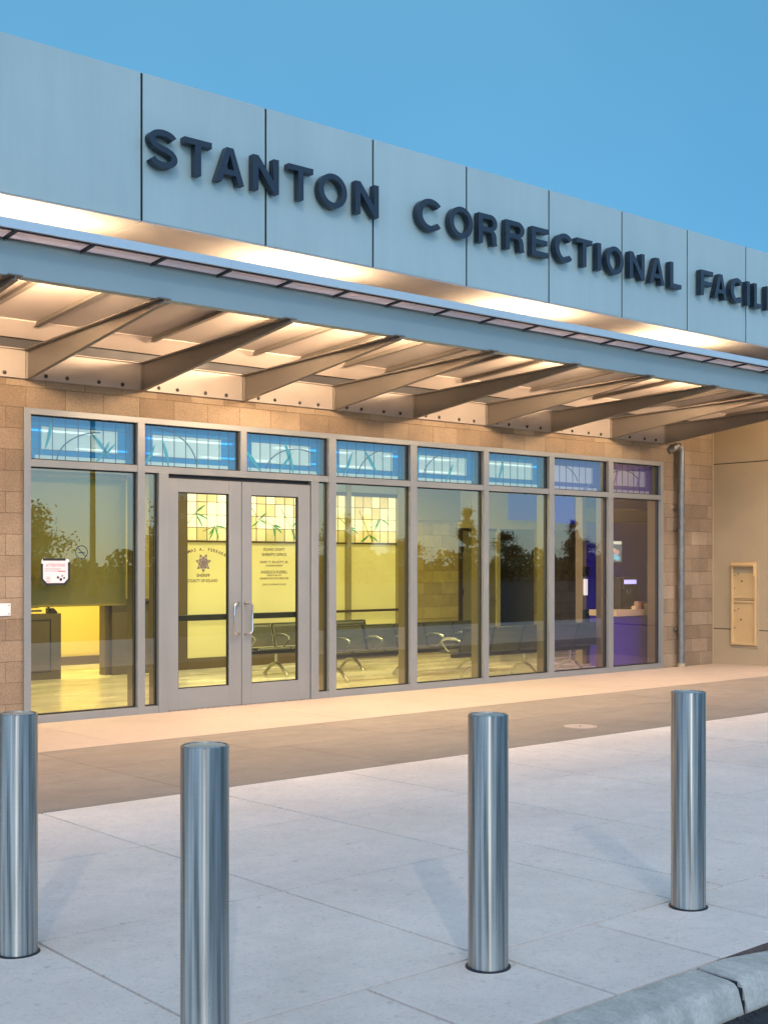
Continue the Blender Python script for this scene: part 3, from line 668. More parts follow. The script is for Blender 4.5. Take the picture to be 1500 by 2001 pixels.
# ------------------------------------------------------------------ canopy lamps
def area(name,loc,rot,sx,sy,power,col,parent=None,spread=180):
    l=bpy.data.lights.new(name,'AREA'); l.shape='RECTANGLE'; l.size=sx; l.size_y=sy; l.energy=power; l.color=col; l.spread=R(spread)
    o=bpy.data.objects.new(name,l); COL.objects.link(o); o.location=loc; o.rotation_euler=rot
    return o
WARM=(1.,.69,.42)
LP=[(1.2,''),(4.27,''),(6.75,''),(7.95,''),(10.45,''),(12.92,''),(15.35,'')]
where=['leftmost','second from the left','third from the left','fourth from the left','fifth from the left','sixth from the left','rightmost']
for k,(x,_) in enumerate(LP):
    t=thing('canopy_light','linear lamp behind the canopy front beam, %s of the row'%where[k],'lamp',(x,-2.35,3.72),'lamps behind the canopy beam')
    mb=MB(); mb.box(x-.3,x+.3,-2.38,-2.30,3.715,3.735); mb.box(x-.02,x+.02,-2.50,-2.38,3.717,3.733); mb.build('housing',M['steel'],t,bevel=.003)
    mb=MB(); mb.box(x-.28,x+.28,-2.37,-2.31,3.7355,3.74); mb.build('diffuser',M['lampw'],t)
    area('canopy_uplight',(x,-2.30,3.752),(R(180-58),0,0),.7,.04,25 if k==6 else 75,WARM,None,125)
    area('canopy_downlight',(x,-2.33,3.705),(R(18),0,0),.5,.07,24 if k==6 else 36,WARM,None,140)
    if k==6: break
    xs=wallX([ -600,-250,20,560,1000,1300][k],-1.7)
    t=thing('soffit_uplight','low strip uplight on top of the canopy, %s of the row'%(where[k] if k<5 else 'rightmost'),'lamp',(xs,-1.9,zd(1.9)+.02),'uplights on the canopy roof')
    mb=MB(); mb.box(xs-.45,xs+.45,-1.95,-1.85,zd(1.9)+.021,zd(1.9)+.075); mb.build('housing',M['steel'],t,bevel=.003)
    mb=MB(); mb.box(xs-.43,xs+.43,-1.94,-1.86,zd(1.9)+.0755,zd(1.9)+.08); mb.build('diffuser',M['lampw'],t)
    area('soffit_light',(xs,-1.9,zd(1.9)+.085),(R(180),0,0),1.3,.09,20,(1,.74,.47))
# ------------------------------------------------------------------ sign letters
SG=thing('facility_sign','dark raised capital letters STANTON CORRECTIONAL FACILITY across the pale parapet','sign',(4.9,-2.3,4.82))
L=[('S',283,347),('T',352,414),('A',413,477),('N',486,545),('T',555,612),('O',614,678),('N',686,740),
('C',806,861),('O',869,924),('R',926,972),('R',979,1025),('E',1030,1071.5),('C',1075,1117.5),('T',1117.5,1157),('I',1158,1174),('O',1175,1218),('N',1221,1259),('A',1260,1298),('L',1300,1331),
('F',1360,1393),('A',1386,1420),('C',1418,1450),('I',1451,1463),('L',1464,1488),('I',1490,1501),('T',1501,1530),('Y',1528,1558)]
def arc(cx,cy,rx,ry,a0,a1,n=20): return [(cx+rx*math.cos(R(a0+(a1-a0)*k/n)),cy+ry*math.sin(R(a0+(a1-a0)*k/n))) for k in range(n+1)]
def ribbon(path,wx,wy):
    """outline of a centre line with half widths wx (for vertical runs) and wy (for horizontal runs)"""
    Lf=[];Rt=[];P=[Vector(p) for p in path]
    for i,p in enumerate(P):
        t=(P[min(i+1,len(P)-1)]-P[max(i-1,0)]).normalized(); n=Vector((-t.y*wx,t.x*wy)); Lf.append((p.x+n.x,p.y+n.y)); Rt.append((p.x-n.x,p.y-n.y))
    return Lf+Rt[::-1]
# glyph outlines in a unit box; w = stem width as a share of the letter's width
def glyph(ch,w,h):
    wx=w; hy=h
    if ch=='T': return [[(0,1),(1,1),(1,1-hy),(.5+wx/2,1-hy),(.5+wx/2,0),(.5-wx/2,0),(.5-wx/2,1-hy),(0,1-hy)]]
    if ch=='I': return [[(0,0),(1,0),(1,1),(0,1)]]
    if ch=='L': return [[(0,0),(1,0),(1,hy),(wx,hy),(wx,1),(0,1)]]
    if ch=='F': return [[(0,0),(wx,0),(wx,.5-hy*.6),(.9,.5-hy*.6),(.9,.5+hy*.4),(wx,.5+hy*.4),(wx,1-hy),(1,1-hy),(1,1),(0,1)]]
    if ch=='E': return [[(0,0),(1,0),(1,hy),(wx,hy),(wx,.5-hy/2),(.93,.5-hy/2),(.93,.5+hy/2),(wx,.5+hy/2),(wx,1-hy),(.98,1-hy),(.98,1),(0,1)]]
    if ch=='N': return [[(0,0),(wx,0),(wx,.66),(1-wx,0),(1,0),(1,1),(1-wx,1),(1-wx,.34),(wx,1),(0,1)]]
    if ch=='A': return [[(0,0),(wx*1.08,0),(.29,.22),(.71,.22),(1-wx*1.08,0),(1,0),(.5+wx*.62,1),(.5-wx*.62,1)],[(.36,.22+hy*.95),(.5,.80),(.64,.22+hy*.95)]]
    if ch=='Y': return [[(.5-wx/2,0),(.5+wx/2,0),(.5+wx/2,.4),(1,1),(1-wx*1.2,1),(.5,.58),(wx*1.2,1),(0,1),(.5-wx/2,.4)]]
    if ch=='O': return [arc(.5,.5,.5,.5,0,360,40)[:-1],arc(.5,.5,.5-wx,.5-hy,0,360,40)[:-1]]
    if ch=='C': return [ribbon(arc(.5,.5,.5-wx/2,.5-hy/2,42,318,34),wx/2,hy/2)]
    if ch=='R':
        o=[(0,0),(wx,0),(wx,.40),(.50,.40)]+[(.66,.37),(.70,.28),(.72,.1),(.76,0),(1.,0),(.95,.06),(.93,.3),(.87,.42),(.78,.47)]+arc(.62,.72,.36,.28,-55,90,14)+[(0,1)]
        i=[(wx,.40+hy),(.55,.40+hy)]+arc(.60,.70+.0,.36-wx*.95,.30-hy-.0,-80,80,8)+[(.55,1-hy),(wx,1-hy)]
        return [o,i]
    if ch=='S':
        p=arc(.5,.735,.5-wx/2,.265-hy/2,18,180,16)+[(wx/2+.03,.66)]+[(.2,.585),(.36,.53),(.62,.475),(.80,.41)]+[(1-wx/2-.03,.35)]+arc(.5,.28,.5-wx/2,.28-hy/2,0,-162,16)
        return [ribbon(p,wx/2,hy/2)]
def letter_mesh(ch,W,Hh,stem,depth):
    c=bpy.data.curves.new('g','CURVE'); c.dimensions='2D'; c.fill_mode='BOTH'; c.extrude=depth/2-.0015; c.bevel_depth=.0015; c.bevel_resolution=0; c.offset=-.0015
    wx=stem/W if ch!='I' else 1; hy=stem*.92/Hh
    G=glyph(ch,wx,hy); q=[p for o in G for p in o]; u0=min(p[0] for p in q);u1=max(p[0] for p in q);v0=min(p[1] for p in q);v1=max(p[1] for p in q)
    G=[[((u-u0)/(u1-u0),(v-v0)/(v1-v0)) for u,v in o] for o in G]
    for ol in G:
        sp=c.splines.new('POLY'); sp.points.add(len(ol)-1)
        for pt,(u,v) in zip(sp.points,ol): pt.co=(u*W,v*Hh,0,1)
        sp.use_cyclic_u=True
    o=bpy.data.objects.new('g',c); COL.objects.link(o); dg=bpy.context.evaluated_depsgraph_get(); dg.update()
    me=o.evaluated_get(dg).to_mesh(); vs=[v.co.copy() for v in me.vertices]; fs=[tuple(p.vertices) for p in me.polygons]
    o.evaluated_get(dg).to_mesh_clear(); bpy.data.objects.remove(o); bpy.data.curves.remove(c); return vs,fs
for ch,pl_,pr_ in L:
    xa=wallX(pl_,-2.285); xb=wallX(pr_,-2.355); zb_,zt_=4.815,5.118
    if ch in 'SCO': zb_-=.006; zt_+=.006
    W=xb-xa
    if ch=='I': W=.062; xa=(xa+xb)/2-W/2
    vs,fs=letter_mesh(ch,W,zt_-zb_,.056,.075)
    mb=MB(); mb.v=[(xa+v.x,-2.32-v.z,zb_+v.y) for v in vs]; mb.f=list(fs); mb.m=[0]*len(fs)
    o=mb.build('letter',M['letter'],SG)
    o['label']='dark raised capital letter '+ch
for ch,pl_,pr_ in L:
    mb=MB(); xm=(wallX(pl_,-2.285)+wallX(pr_,-2.355))/2
    z=4.85 if ch in 'SOC' else 5.09
    if ch in 'NA': continue
    mb.tube([(xm,-2.285,z),(xm,-2.2595,z)],.006,6); mb.build('mounting_stud',M['dark'],SG)
# ------------------------------------------------------------------ bollards
def bollard(x,y,label):
    z=gz(y); r=.0693; H=.868
    t=thing('bollard',label,'bollard',(x,y,z),'stainless steel bollards along the forecourt')
    mb=MB(); mb.lathe([(r,0.001),(r,H-.003),(r-.003,H),(r-.007,H),(r-.007,H-.012)],(x,y,z),64); mb.build('post',M['stainless'],t,smooth=True)
    mb=MB(); mb.lathe([(r-.0075,H-.02),(r-.0075,H-.004),(r-.010,H-.002),(.0,H-.001)],(x,y,z),48); mb.build('cap',M['stain2'],t,smooth=True)
    mb=MB(); mb.lathe([(r+.009,-.002),(r+.009,.003),(r+.004,.006),(r+.0005,.006)],(x,y,z),48); mb.build('base_ring',M['dark'],t,smooth=True)
    return t
bollard(1.814,-6.985,'stainless steel bollard standing furthest left, nearer the building than the others')
bollard(1.838,-8.225,'nearest stainless steel bollard, its foot below the edge of the picture')
bollard(2.957,-8.240,'stainless steel bollard in the middle of the front row, before the paved forecourt')
bollard(4.094,-8.236,'stainless steel bollard furthest right, beside the kerb')
# ------------------------------------------------------------------ downspout
t=thing('downspout','galvanised rain pipe with segmented elbow down the block pier','downspout',(15.06,-.13,0))
px_=15.06; yy=-.115
mb=MB(); mb.tube([(px_,yy,.05),(px_,yy,3.19)],.052,20)
mb.build('pipe',M['galv'],t,smooth=True)
mb=MB()
seg=[(px_,yy,3.191),(px_-.005,yy+.0,3.245),(px_-.04,yy+.01,3.29),(px_-.09,yy+.02,3.295),(px_-.135,yy+.03,3.26),(px_-.155,yy+.09,3.235)]
mb.tube(seg,.054,16)
for k in range(1,5):
    p=Vector(seg[k]);q=Vector(seg[k+1]); mb.tube([p-(q-p).normalized()*.005,p+(q-p).normalized()*.005],.058,16)
mb.build('elbow',M['galv'],t)
for z in(2.35,2.05,.55):
    mb=MB(); mb.tube([(px_,yy,z),(px_,yy,z+.03)],.055,20); mb.box(px_-.075,px_+.075,-.062,-.021,z+.001,z+.029); mb.build('bracket',M['galv'],t)
mb=MB(); mb.box(px_+.058,px_+.09,-.07,-.021,.42,.52); mb.build('clip',M['galv'],t)
mb=MB(); mb.tube([(px_,yy,.0),(px_,yy,.06)],.06,20); mb.build('boot',M['plaster'],t)
# ------------------------------------------------------------------ deposit box on return wall
t=thing('deposit_box','tall tan metal deposit box recessed in the return wall','deposit box',(RX,-.6,.27))
ya,yb,za,zb=-.835,-.345,.275,1.6
mb=MB(); X0=RX-.018
def fr(y0_,y1_,z0_,z1_,w,xa,xb):
    mb.box(xa,xb,y0_,y0_+w,z0_,z1_); mb.box(xa,xb,y1_-w,y1_,z0_,z1_); mb.box(xa,xb,y0_+w,y1_-w,z0_,z0_+w); mb.box(xa,xb,y0_+w,y1_-w,z1_-w,z1_)
fr(ya,yb,za,zb,.028,RX-.014,RX-.001); mb.build('flange',M['plaster'],t,bevel=.003)
mb=MB(); fr(ya+.03,yb-.03,za+.04,zb-.03,.032,RX-.045,RX-.001); mb.build('surround',M['box'],t,bevel=.004)
mb=MB(); mb.box(RX-.02,RX-.001,ya+.06,yb-.06,za+.07,.93); mb.build('lower_door',M['box'],t,bevel=.003)
mb=MB(); mb.box(RX-.02,RX-.001,ya+.06,yb-.06,1.02,1.40); mb.build('upper_door',M['box'],t,bevel=.003)
mb=MB(); mb.box(RX-.016,RX-.001,ya+.06,yb-.06,.93,.945); mb.box(RX-.03,RX-.001,ya+.07,yb-.07,.955,.985); mb.box(RX-.016,RX-.001,ya+.06,yb-.06,1.0,1.012); mb.build('slot_plate',M['box'],t,bevel=.002)
mb=MB(); mb.prism_y([(RX-.09,1.53),(RX-.001,1.56),(RX-.001,1.525),(RX-.075,1.50)],yb-.05,ya+.05); mb.box(RX-.07,RX-.04,ya+.045,ya+.055,1.36,1.54); mb.build('hood',M['box'],t,bevel=.003)
mb=MB()
for (y,z,r) in((-.555,1.28,.013),(-.43,1.37,.009),(-.49,1.39,.010),(-.425,1.17,.008),(-.45,.975,.009),(-.43,.83,.01),(-.5,.86,.009),(-.54,.70,.013),(-.43,.57,.01)):
    mb.tube([(RX-.021,y,z),(RX-.028,y,z)],r,10)
mb.build('lock',M['brown'],t)
# ------------------------------------------------------------------ interior fittings
# translucent partition with leaf frieze
P=thing('glass_partition','back-lit yellow frosted partition with leafy leaded frieze above','partition',(9.19,RY,0))
px0,px1=9.2,13.23; posts=[9.2,9.95,12.16,13.23]
zf=1.875
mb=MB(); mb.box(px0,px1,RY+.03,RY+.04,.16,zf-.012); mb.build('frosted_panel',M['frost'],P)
mb=MB()
for x in (10.05,12.18): mb.box(x-.045,x+.045,RY-.03,RY+.03,.55,3.0)
mb.box(px1-.02,px1+.07,RY-.04,RY+.05,0,3.0); mb.build('post',M['olive'],P,bevel=.003)
mb=MB(); mb.box(px0,px1,RY-.02,RY+.045,zf-.014,zf+.014); mb.box(px0,px1,RY-.05,RY-.02,.76,.80); mb.box(px0,px1,RY-.02,RY+.045,2.64,2.70); mb.build('rail',M['leadb'],P)
mb=MB(); mb.box(px0,px1,RY-.01,RY+.045,0,.16); mb.build('skirting',M['brown'],P)
mb=MB(); mb.box(px0,px1,RY+.0,RY+.045,2.70,3.02); mb.build('header',M['ceil'],P)
mb=MB(); Yp=RY+.03; z0,z1=zf+.014,2.64
xs=[]; x=px0
while x<px1-.02: xs.append(x); x+=.1745
xs.append(px1)
rows=[z0,z0+.19,z0+.38,z0+.57,z1]
for i,(a,b) in enumerate(zip(xs,xs[1:])):
    for j,(c_,d_) in enumerate(zip(rows,rows[1:])):
        g=0 if (j==0 or random.random()<(.12+.25*(j==3))) else 1
        if j==0 and random.random()<.35: g=2
        mb.box(a,b,Yp,Yp+.01,c_,d_,g)
for x in xs[1:-1]: mb.box(x-.0035,x+.0035,Yp-.008,Yp-.0005,z0,z1,3)
for z in rows[1:-1]: mb.box(px0,px1,Yp-.007,Yp-.001,z-.004,z+.004,3)
rnd=random.Random(5)
for x in [px0+.12+k*.36 for k in range(11)]:
    cx_,cz_=x+rnd.uniform(-.08,.08),z0+rnd.uniform(.12,.5)
    for k in range(rnd.choice((3,4,4))):
        a=rnd.uniform(-2.6,.8); l=rnd.uniform(.14,.26)
        leaf(mb,(cx_,cz_),(cx_+l*math.cos(a),min(z1-.02,max(z0+.01,cz_+l*math.sin(a)))),.011,Yp-.009,.005,4,.008)
    p0=(cx_-.2,z0+rnd.uniform(.1,.6)); 
    strip(mb,p0,(cx_,cz_),.003,.003,Yp-.008,.004,3)
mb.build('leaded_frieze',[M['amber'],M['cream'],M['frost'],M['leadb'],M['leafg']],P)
# roller shade behind the left pane
t=thing('roller_shade','grey olive roller shade drawn most of the way down the left pane','shade',(4.93,.2,1.1))
mb=MB(); mb.box(4.9,6.06,.205,.208,1.135,2.44); mb.build('cloth',M['shade'],t)
mb=MB(); mb.box(4.9,6.06,.198,.214,1.115,1.137); mb.build('hem_bar',M['olive'],t)
mb=MB(); mb.tube([(4.89,.206,2.44),(6.06,.206,2.44)],.03,14); mb.build('roller',M['olive'],t)
# reception counter and cabinets
t=thing('reception_counter','brown reception counter with knee opening below the transaction ledge','counter',(6.9,RY-.2,0))
mb=MB(); mb.box(4.4,8.9,RY-.22,RY-.001,1.02,1.058); mb.build('ledge',M['brown'],t,bevel=.004)
mb=MB(); mb.box(6.55,7.165,RY-.15,RY-.001,0,.88); mb.box(7.93,8.98,RY-.13,RY-.062,0,.99); mb.build('cabinet',M['brown'],t,bevel=.004)
mb=MB(); ring(mb,6.62,7.02,.10,.80,.012,RY-.156,RY-.1505); mb.build('cabinet_door',M['black'],t)
mb=MB(); mb.box(6.5,6.95,RY-.02,RY+.02,.90,.93); mb.box(6.5,6.9,RY-.03,RY+.0,.95,.99); mb.build('shelf',M['yellow'],t)
t=thing('desk_phone','small dark desk phone on the reception cabinet','phone',(7.06,RY-.1,.88))
mb=MB(); mb.prism_x([(RY-.14,.882),(RY-.02,.882),(RY-.02,.95),(RY-.14,.90)],7.0,7.12); mb.build('base',M['black'],t,bevel=.004)
mb=MB(); mb.tube([(7.015,RY-.13,.93),(7.015,RY-.08,.965),(7.015,RY-.02,.97)],.014,8); mb.build('handset',M['black'],t)
# interior doors
t=thing('interior_door','yellow wooden interior door in a dark frame on the far wall','door',(14.65,RY,0))
mb=MB(); mb.box(14.70,15.54,RY+.0,RY+.045,0,2.12); mb.build('leaf',M['olive'],t)
mb=MB(); mb.box(14.622,14.70,RY-.03,RY+.05,0,2.168); mb.box(14.70,15.539,RY-.03,RY+.05,2.12,2.168); mb.build('frame',M['leadb'],t)
mb=MB()
for z in(.4,1.0,1.75): mb.box(14.695,14.715,RY-.035,RY-.001,z,z+.1)
mb.build('hinge',M['black'],t)
mb=MB(); mb.tube([(15.46,RY-.001,.92),(15.46,RY-.06,.92),(15.36,RY-.06,.92)],.012,8); mb.build('handle',M['arm'],t)
# beam seating
def bench(loc,rotz,n,label):
    t=thing('beam_seating',label,'bench',(0,0,0),'rows of linked metal waiting chairs')
    p=.56
    for i in range(n):
        x0=i*p+.025;x1=(i+1)*p-.025
        mb=MB()
        # seat: gently curved pan, front at -y
        prof=[(-.22,.365),(-.235,.385),(-.225,.40),(-.10,.392),(.08,.375),(.17,.38),(.17,.37),(.08,.364),(-.10,.380),(-.21,.388)]
        mb.prism_x(prof[::-1],x0,x1); mb.build('seat',M['seatm'],t)
        mb=MB()
        prof=[(.165,.39),(.20,.50),(.24,.66),(.262,.70),(.275,.695),(.252,.65),(.212,.495),(.177,.385)]
        mb.prism_x(prof,x0,x1); mb.tube([(x0,.266,.70),(x1,.266,.70)],.012,8)
        mb.build('backrest',M['seatm'],t)
    for i in range(n+1):
        x=i*p; mb=MB()
        mb.tube([(x,.17,.37),(x,.205,.50),(x,.265,.705)],.014,8)
        mb.tube([(x,.17,.37),(x,-.22,.378)],.013,8); mb.build('seat_bracket',M['black'],t)
        mb=MB(); mb.tube([(x,.215,.53),(x,.10,.555),(x,-.06,.555),(x,-.15,.53),(x,-.16,.50),(x,-.08,.42),(x,-.02,.38)],[.012,.016,.018,.017,.013,.011,.010],8); mb.build('armrest',M['arm'],t,smooth=True)
    mb=MB(); mb.box(.03,n*p-.03,-.03,.03,.30,.35); mb.build('beam',M['black'],t,bevel=.004)
    for x in ([.45,n*p-.45] if n<5 else [.45,n*p/2,n*p-.45]):
        mb=MB(); mb.tube([(x,0,.32),(x,0,.17)],.026,10)
        mb.tube([(x,-.27,.0),(x,-.25,.03),(x,-.12,.13),(x,0,.17),(x,.12,.13),(x,.25,.03),(x,.27,.0)],[.022,.02,.024,.03,.024,.02,.022],10)
        mb.build('leg',M['arm'],t,smooth=True)
    t.location=loc; t.rotation_euler=(0,0,rotz); return t
bench((9.35,1.50,0),0,6,'middle row of linked grey metal chairs facing the glazing')
bench((13.75,.52,0),math.pi,5,'row of linked dark metal chairs with backs to the glazing')
bench((9.25,2.72,0),0,4,'furthest row of linked metal chairs, seen through the right door by the yellow partition')
# nook fittings
t=thing('vending_counter','yellow topped counter with dark front in the purple nook','counter',(14.6,.5,0))
mb=MB(); mb.box(14.22,15.6,.42,.95,.762,.85); mb.build('top',M['yellow'],t,bevel=.003)
mb=MB(); mb.box(14.24,15.6,.47,.95,.0,.76); mb.build('front_panel',M['purple'],t,bevel=.003)
t=thing('wall_screen','small lit screen in a grey frame on the purple nook wall','screen',(15.17,1.24,1.56))
mb=MB(); mb.box(14.98,15.33,1.20,1.249,1.55,1.915); mb.build('bezel',M['frame'],t,bevel=.004)
mb=MB(); mb.box(15.0,15.29,1.197,1.1995,1.85,1.90,0); mb.box(15.0,15.29,1.197,1.1995,1.575,1.84,1)
for (x,z,a,b,m_) in((15.10,1.76,.05,.03,2),(15.17,1.72,.06,.05,3),(15.06,1.64,.05,.05,0),(15.2,1.63,.06,.04,4),(15.13,1.66,.05,.05,4)):
    mb.prism_y([(x+a*math.cos(k*math.pi/5),z+b*math.sin(k*math.pi/5)) for k in range(10)],1.1968,1.196-.0002*m_,m_)
mb.build('display',[emis('screen cream',(.8,.9,.5),.9),emis('screen green',(.12,.25,.18),.6),emis('screen yellow',(.8,.7,.2),.8),emis('screen orange',(.9,.5,.3),.7),emis('screen teal',(.2,.7,.6),.8)],t)
t=thing('drinks_dispenser','dark drinks dispenser with pale lit label standing on the nook counter','dispenser',(14.95,.8,.85))
mb=MB(); mb.box(14.68,14.99,.72,.94,.851,1.34); mb.box(14.70,14.97,.66,.72,1.16,1.34); mb.box(14.72,14.95,.62,.72,.851,.88); mb.box(15.0,15.14,.75,.94,.851,1.2); mb.build('body',M['black'],t,bevel=.006)
mb=MB(); mb.box(14.69,14.98,.655,.6595,1.235,1.30); mb.build('label',emis('lit label',(.55,.6,1),1.1),t)
mb=MB(); mb.tube([(14.88,.70,1.16),(14.88,.69,1.08)],.012,8); mb.tube([(14.80,.70,1.16),(14.80,.69,1.08)],.012,8); mb.build('spout',M['arm'],t)
for k,(x,y,w,h,m_,lb) in enumerate(((14.74,.50,.05,.05,'yellow','small tan carton lying at the left of the counter cartons'),(14.83,.52,.055,.115,'box','tall tan carton in the middle of the nook counter'),(14.93,.53,.05,.11,'red','dark red carton on the nook counter'),(15.05,.52,.09,.075,'yellow','low wide tan carton at the right end of the nook counter'))):
    t=thing('carton',lb,'carton',(x,y,.85),'cartons on the nook counter')
    mb=MB(); mb.box(x-w/2,x+w/2,y-.04,y+.04,.851,.851+h); mb.build('box',M[m_],t,bevel=.002)
    mb=MB(); mb.box(x-w/2+.006,x+w/2-.006,y-.034,y+.034,.8512+h,.8512+h+.006); mb.build('flap',M[m_],t)
t=thing('wall_intercom','dark intercom panel with a lit strip on the nook post','intercom',(14.4,.99,.8))
mb=MB(); mb.box(14.36,14.46,1.14,1.199,1.36,1.50); mb.box(14.36,14.46,1.14,1.199,.62,.84); mb.build('housing',M['black'],t,bevel=.004)
mb=MB(); mb.box(14.38,14.44,1.165,1.199,1.06,1.31); mb.build('lit_strip',emis('lit strip',(.9,.95,.6),.8),t)
mb=MB(); mb.tube([(14.41,1.139,.80),(14.41,1.13,.80)],.015,10); mb.tube([(14.41,1.139,.70),(14.41,1.12,.70)],.02,10); mb.build('button',M['arm'],t)
for k,(xa,xb,za,zb,lb) in enumerate(((15.75,16.65,2.33,2.8,'blue display panel hanging nearest the far door'),(17.0,17.5,2.3,2.8,'small blue display panel beside the mullion'),(17.9,18.6,2.35,2.8,'blue display panel hanging furthest right'))):
    t=thing('display_panel',lb,'display',((xa+xb)/2,RY-.3,za),'blue display panels under the ceiling')
    mb=MB(); mb.box(xa,xb,RY-.14,RY-.1,za,zb); mb.build('panel',M['blueo'],t,bevel=.004)
    mb=MB(); mb.box((xa+xb)/2-.02,(xa+xb)/2+.02,RY-.12,RY-.09,zb,3.019); mb.build('bracket',M['dark'],t)
# ceiling lamps (linear)
k=0
nm=['over the reception','by the doors','over the near chairs','over the middle chairs','over the dark chairs','over the nook side']
for x in (5.6,7.4,9.2,11.0,12.8):
    for y in (1.2,2.9):
        t=thing('ceiling_light','linear ceiling lamp, %s of %s in the %s row'%(['first','second','third','fourth','fifth'][k//2],'five from the left','front' if y<2 else 'back'),'ceiling light',(x,y,3.02),'linear ceiling lamps in the lobby')
        mb=MB(); mb.box(x-.6,x+.6,y-.08,y+.08,2.985,3.019); mb.build('housing',M['white'],t,bevel=.003)
        mb=MB(); mb.box(x-.58,x+.58,y-.065,y+.065,2.978,2.9845); mb.build('diffuser',M['lamp'],t)
        area('lobby_light',(x,y,2.965),(0,0,0),1.1,.13,17,(1.,.88,.58))
        k+=1
area('office_light',(7.3,5.3,2.95),(0,0,0),1.5,.6,110,(1.,.88,.5))
area('corridor_light',(15.9,4.9,2.9),(0,0,0),.4,.4,.6,(1.,.8,.5))
# ------------------------------------------------------------------ street side (seen in the reflections)
def tree_mesh(kind,seed,H,W):
    rn=random.Random(seed); tr=MB(); cr=MB()
    tr.tube([(0,0,0),(.05,0,H*.35),(0,.05,H*.7),(0,0,H*.9)],[H*.028,H*.022,H*.013,.01],8)
    for k in range(9):
        a=rn.uniform(0,6.28); z=H*rn.uniform(.25,.7); l=W*rn.uniform(.3,.45)
        tr.tube([(0,0,z),(l*.5*math.cos(a),l*.5*math.sin(a),z+l*.3),(l*math.cos(a),l*math.sin(a),z+l*.55)],[.05,.035,.015],5)
    cl=[]
    for k in range(42):
        t=rn.random(); z=H*(.22+.76*t)
        if kind=='cone': rad=W*.5*(1-t)**.8
        else: rad=W*.5*math.sin(math.pi*(.15+.8*t))**.7
        a=rn.uniform(0,6.28); r=rad*math.sqrt(rn.random())
        cl.append((r*math.cos(a),r*math.sin(a),z,W*rn.uniform(.08,.17)))
    for (x,y,z,s) in cl:
        for k in range(110):
            d=Vector((rn.gauss(0,1),rn.gauss(0,1),rn.gauss(0,.8)))*s*.55+Vector((x,y,z))
            u=Vector((rn.gauss(0,1),rn.gauss(0,1),rn.gauss(0,1))).normalized(); v=u.cross(Vector((rn.gauss(0,1),rn.gauss(0,1),rn.gauss(0,1)))).normalized()
            q=rn.uniform(.10,.19)
            cr.quad([d-u*q,d-v*q*.5,d+u*q,d+v*q*.5])
    return tr,cr
tm={}
for key,a in {'round':('round',3,6.5,5.5),'cone':('cone',8,8.5,3.6),'wide':('round',12,5.,6.5)}.items():
    tr,cr=tree_mesh(*a); tm[key]=(tr,cr)
made={}
spots=[('wide',31,-62,'low spreading tree left of the lot'),('round',41.5,-60,'round tree beside the lamp post'),('wide',45.5,-66,'low spreading tree right of the lamp post'),('round',50,-64,'round crowned tree mid lot'),
('wide',53,-70,'wide tree in the far row'),('round',60,-66,'tall round tree in the far row'),('cone',66,-70,'narrow conifer left of the gap'),('wide',72,-72,'wide tree in the gap'),('cone',76,-68,'conifer beside the tall round tree'),('round',83,-70,'round tree right of the conifers'),
('cone',88,-66,'narrow conifer before the end trees'),('wide',96,-72,'broad tree near the right end'),('round',106,-70,'round tree at the right end'),('wide',118,-72,'last wide tree of the row')]
for i,(k,x,y,lb) in enumerate(spots):
    t=thing('tree',lb+' across the parking lot','tree',(x,y,.05),'trees across the parking lot')
    t.rotation_euler=(0,0,random.uniform(0,6)); s=random.uniform(.85,1.1) if x<48 else random.uniform(.62,.80); t.scale=(s,s,s)
    if k not in made:
        a=tm[k][0].build('trunk',M['trunk'],None); a.parent=t; b=tm[k][1].build('crown',M['leaf'],None); b.parent=t; made[k]=(a,b)
    else:
        for o in made[k]:
            c_=o.copy(); COL.objects.link(c_); c_.parent=t
mb=MB(); rn=random.Random(4)
for k in range(16000):
    x=rn.uniform(15,135); y=-57.5+rn.uniform(-.8,.8); z=.08+rn.random()**.7*(1.9+.5*math.sin(x*.7)+.35*math.sin(x*2.3))
    u=Vector((rn.gauss(0,1),rn.gauss(0,1),rn.gauss(0,1))).normalized(); v=u.cross(Vector((rn.gauss(0,1),rn.gauss(0,1),rn.gauss(0,1)))).normalized(); q=rn.uniform(.13,.24); d=Vector((x,y,z))
    mb.quad([d-u*q,d-v*q*.6,d+u*q,d+v*q*.6])
hd=mb.build('hedge',M['leaf'],org=(75,-57.5,.08)); tag(hd,'long dark hedge along the far side of the parking lot','hedge')
t=thing('street_lamp','tall dark street lamp post standing in the parking lot','street lamp',(24.5,-38,.081))
mb=MB(); mb.tube([(24.5,-38,.05),(24.5,-38,11.)],[.14,.10],14); mb.build('pole',M['brown'],t,smooth=True)
mb=MB(); mb.tube([(24.5,-38,10.9),(24.5,-37.2,11.2),(24.5,-36.4,11.25)],.05,8); mb.build('arm',M['brown'],t)
mb=MB(); mb.box(24.3,24.7,-36.6,-35.9,11.2,11.32); mb.build('lamp_head',M['dark'],t,bevel=.02)
mb=MB(); mb.lathe([(.3,0),(.3,.6),(.25,.62)],(24.5,-38,.05),24); mb.build('footing',M['brown'],t)
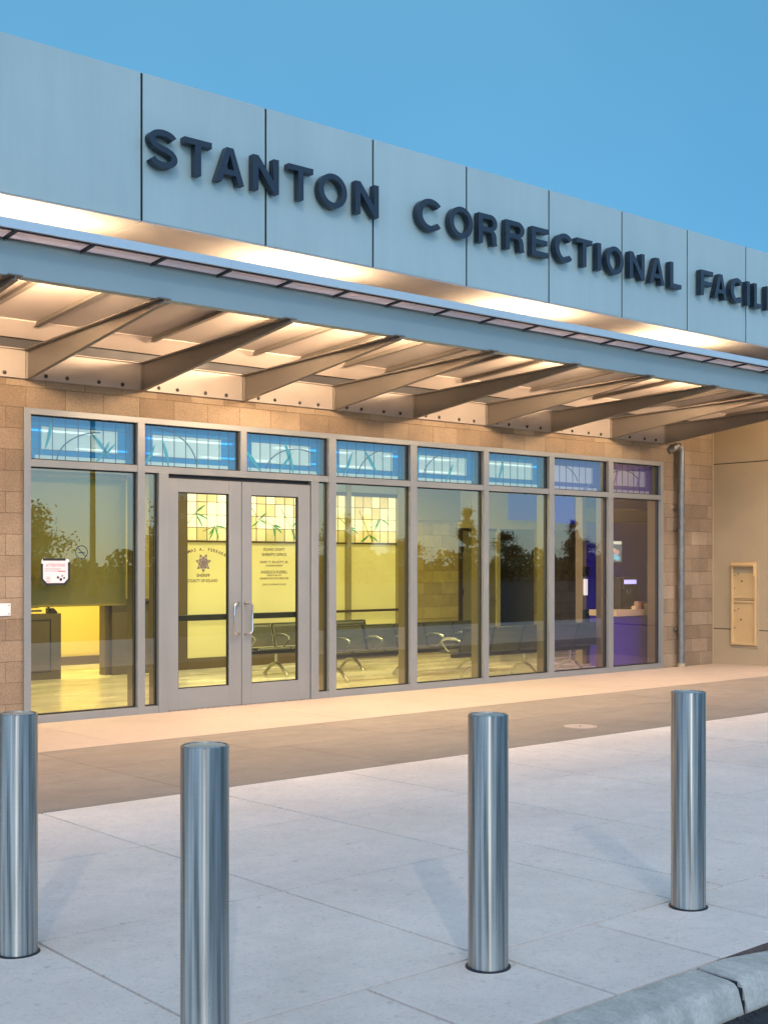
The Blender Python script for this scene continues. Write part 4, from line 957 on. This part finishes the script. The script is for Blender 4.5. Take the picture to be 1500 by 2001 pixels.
# ------------------------------------------------------------------ light
SUN_EL=29.; az=math.atan2(-.55,-.83)   # direction towards the light, measured from +Y towards +X
sd=Vector((-.56*math.cos(R(SUN_EL)),-.83*math.cos(R(SUN_EL)),math.sin(R(SUN_EL)))).normalized()
sl=bpy.data.lights.new('sun','SUN'); sl.energy=.34; sl.angle=R(.5); sl.color=(1,.86,.68)
so=bpy.data.objects.new('sun',sl); COL.objects.link(so); so.rotation_euler=(-sd).to_track_quat('-Z','Y').to_euler(); so.location=(-10,-30,30)
w=bpy.data.worlds.new('World'); scene.world=w; w.use_nodes=True; nt=w.node_tree; bg=nt.nodes['Background']
sky=nt.nodes.new('ShaderNodeTexSky'); sky.sky_type='NISHITA'; sky.sun_disc=False; sky.sun_elevation=R(SUN_EL); sky.sun_rotation=math.atan2(sd.x,sd.y)
sky.air_density=1.0; sky.dust_density=.3; sky.ozone_density=2.5
g=N(nt,'ShaderNodeTexCoord'); dp=N(nt,'ShaderNodeVectorMath',operation='DOT_PRODUCT'); dp.inputs[1].default_value=(.64,.77,.0)
nt.links.new(g.outputs['Generated'],dp.inputs[0])
def ramp(sock,a,b):
    r=N(nt,'ShaderNodeMapRange',interpolation_type='SMOOTHSTEP'); r.inputs[1].default_value=a; r.inputs[2].default_value=b; nt.links.new(sock,r.inputs[0]); return r.outputs[0]
def mixc(fac,a,b,blend='MIX'):
    m=N(nt,'ShaderNodeMix',data_type='RGBA',blend_type=blend)
    for i,q in ((0,fac),(6,a),(7,b)):
        if hasattr(q,'links'): nt.links.new(q,m.inputs[i])
        else: m.inputs[i].default_value=q
    return m.outputs[2]
sep=N(nt,'ShaderNodeSeparateXYZ'); nt.links.new(g.outputs['Generated'],sep.inputs[0])
front=ramp(dp.outputs['Value'],.1,.8); up=ramp(sep.outputs[2],.25,.85)
tint=mixc(up,(.84,1.10,1.36,1),(2.5,1.98,1.42,1))
base_=mixc(1.,sky.outputs[0],tint,'MULTIPLY')
# faint high haze in the blue
hz=N(nt,'ShaderNodeTexNoise'); hz.inputs['Scale'].default_value=1.6; hz.inputs['Detail'].default_value=4; nt.links.new(g.outputs['Generated'],hz.inputs['Vector'])
blue=mixc(ramp(hz.outputs['Fac'],.3,.72),(.32,1.50,2.50,1),(.52,1.82,2.85,1))
ff=N(nt,'ShaderNodeMath',operation='MULTIPLY'); ff.inputs[1].default_value=.85; nt.links.new(front,ff.inputs[0])
fin=mixc(ff.outputs[0],base_,blue)
nt.links.new(fin,bg.inputs[0]); bg.inputs[1].default_value=.15
# ------------------------------------------------------------------ render settings
vs=scene.view_settings; vs.view_transform='Standard'; vs.look='None'; vs.gamma=1; vs.exposure=.5; 
scene.render.engine='CYCLES'
scene.cycles.max_bounces=10; scene.cycles.transparent_max_bounces=16
scene.render.resolution_x=767; scene.render.resolution_y=1024
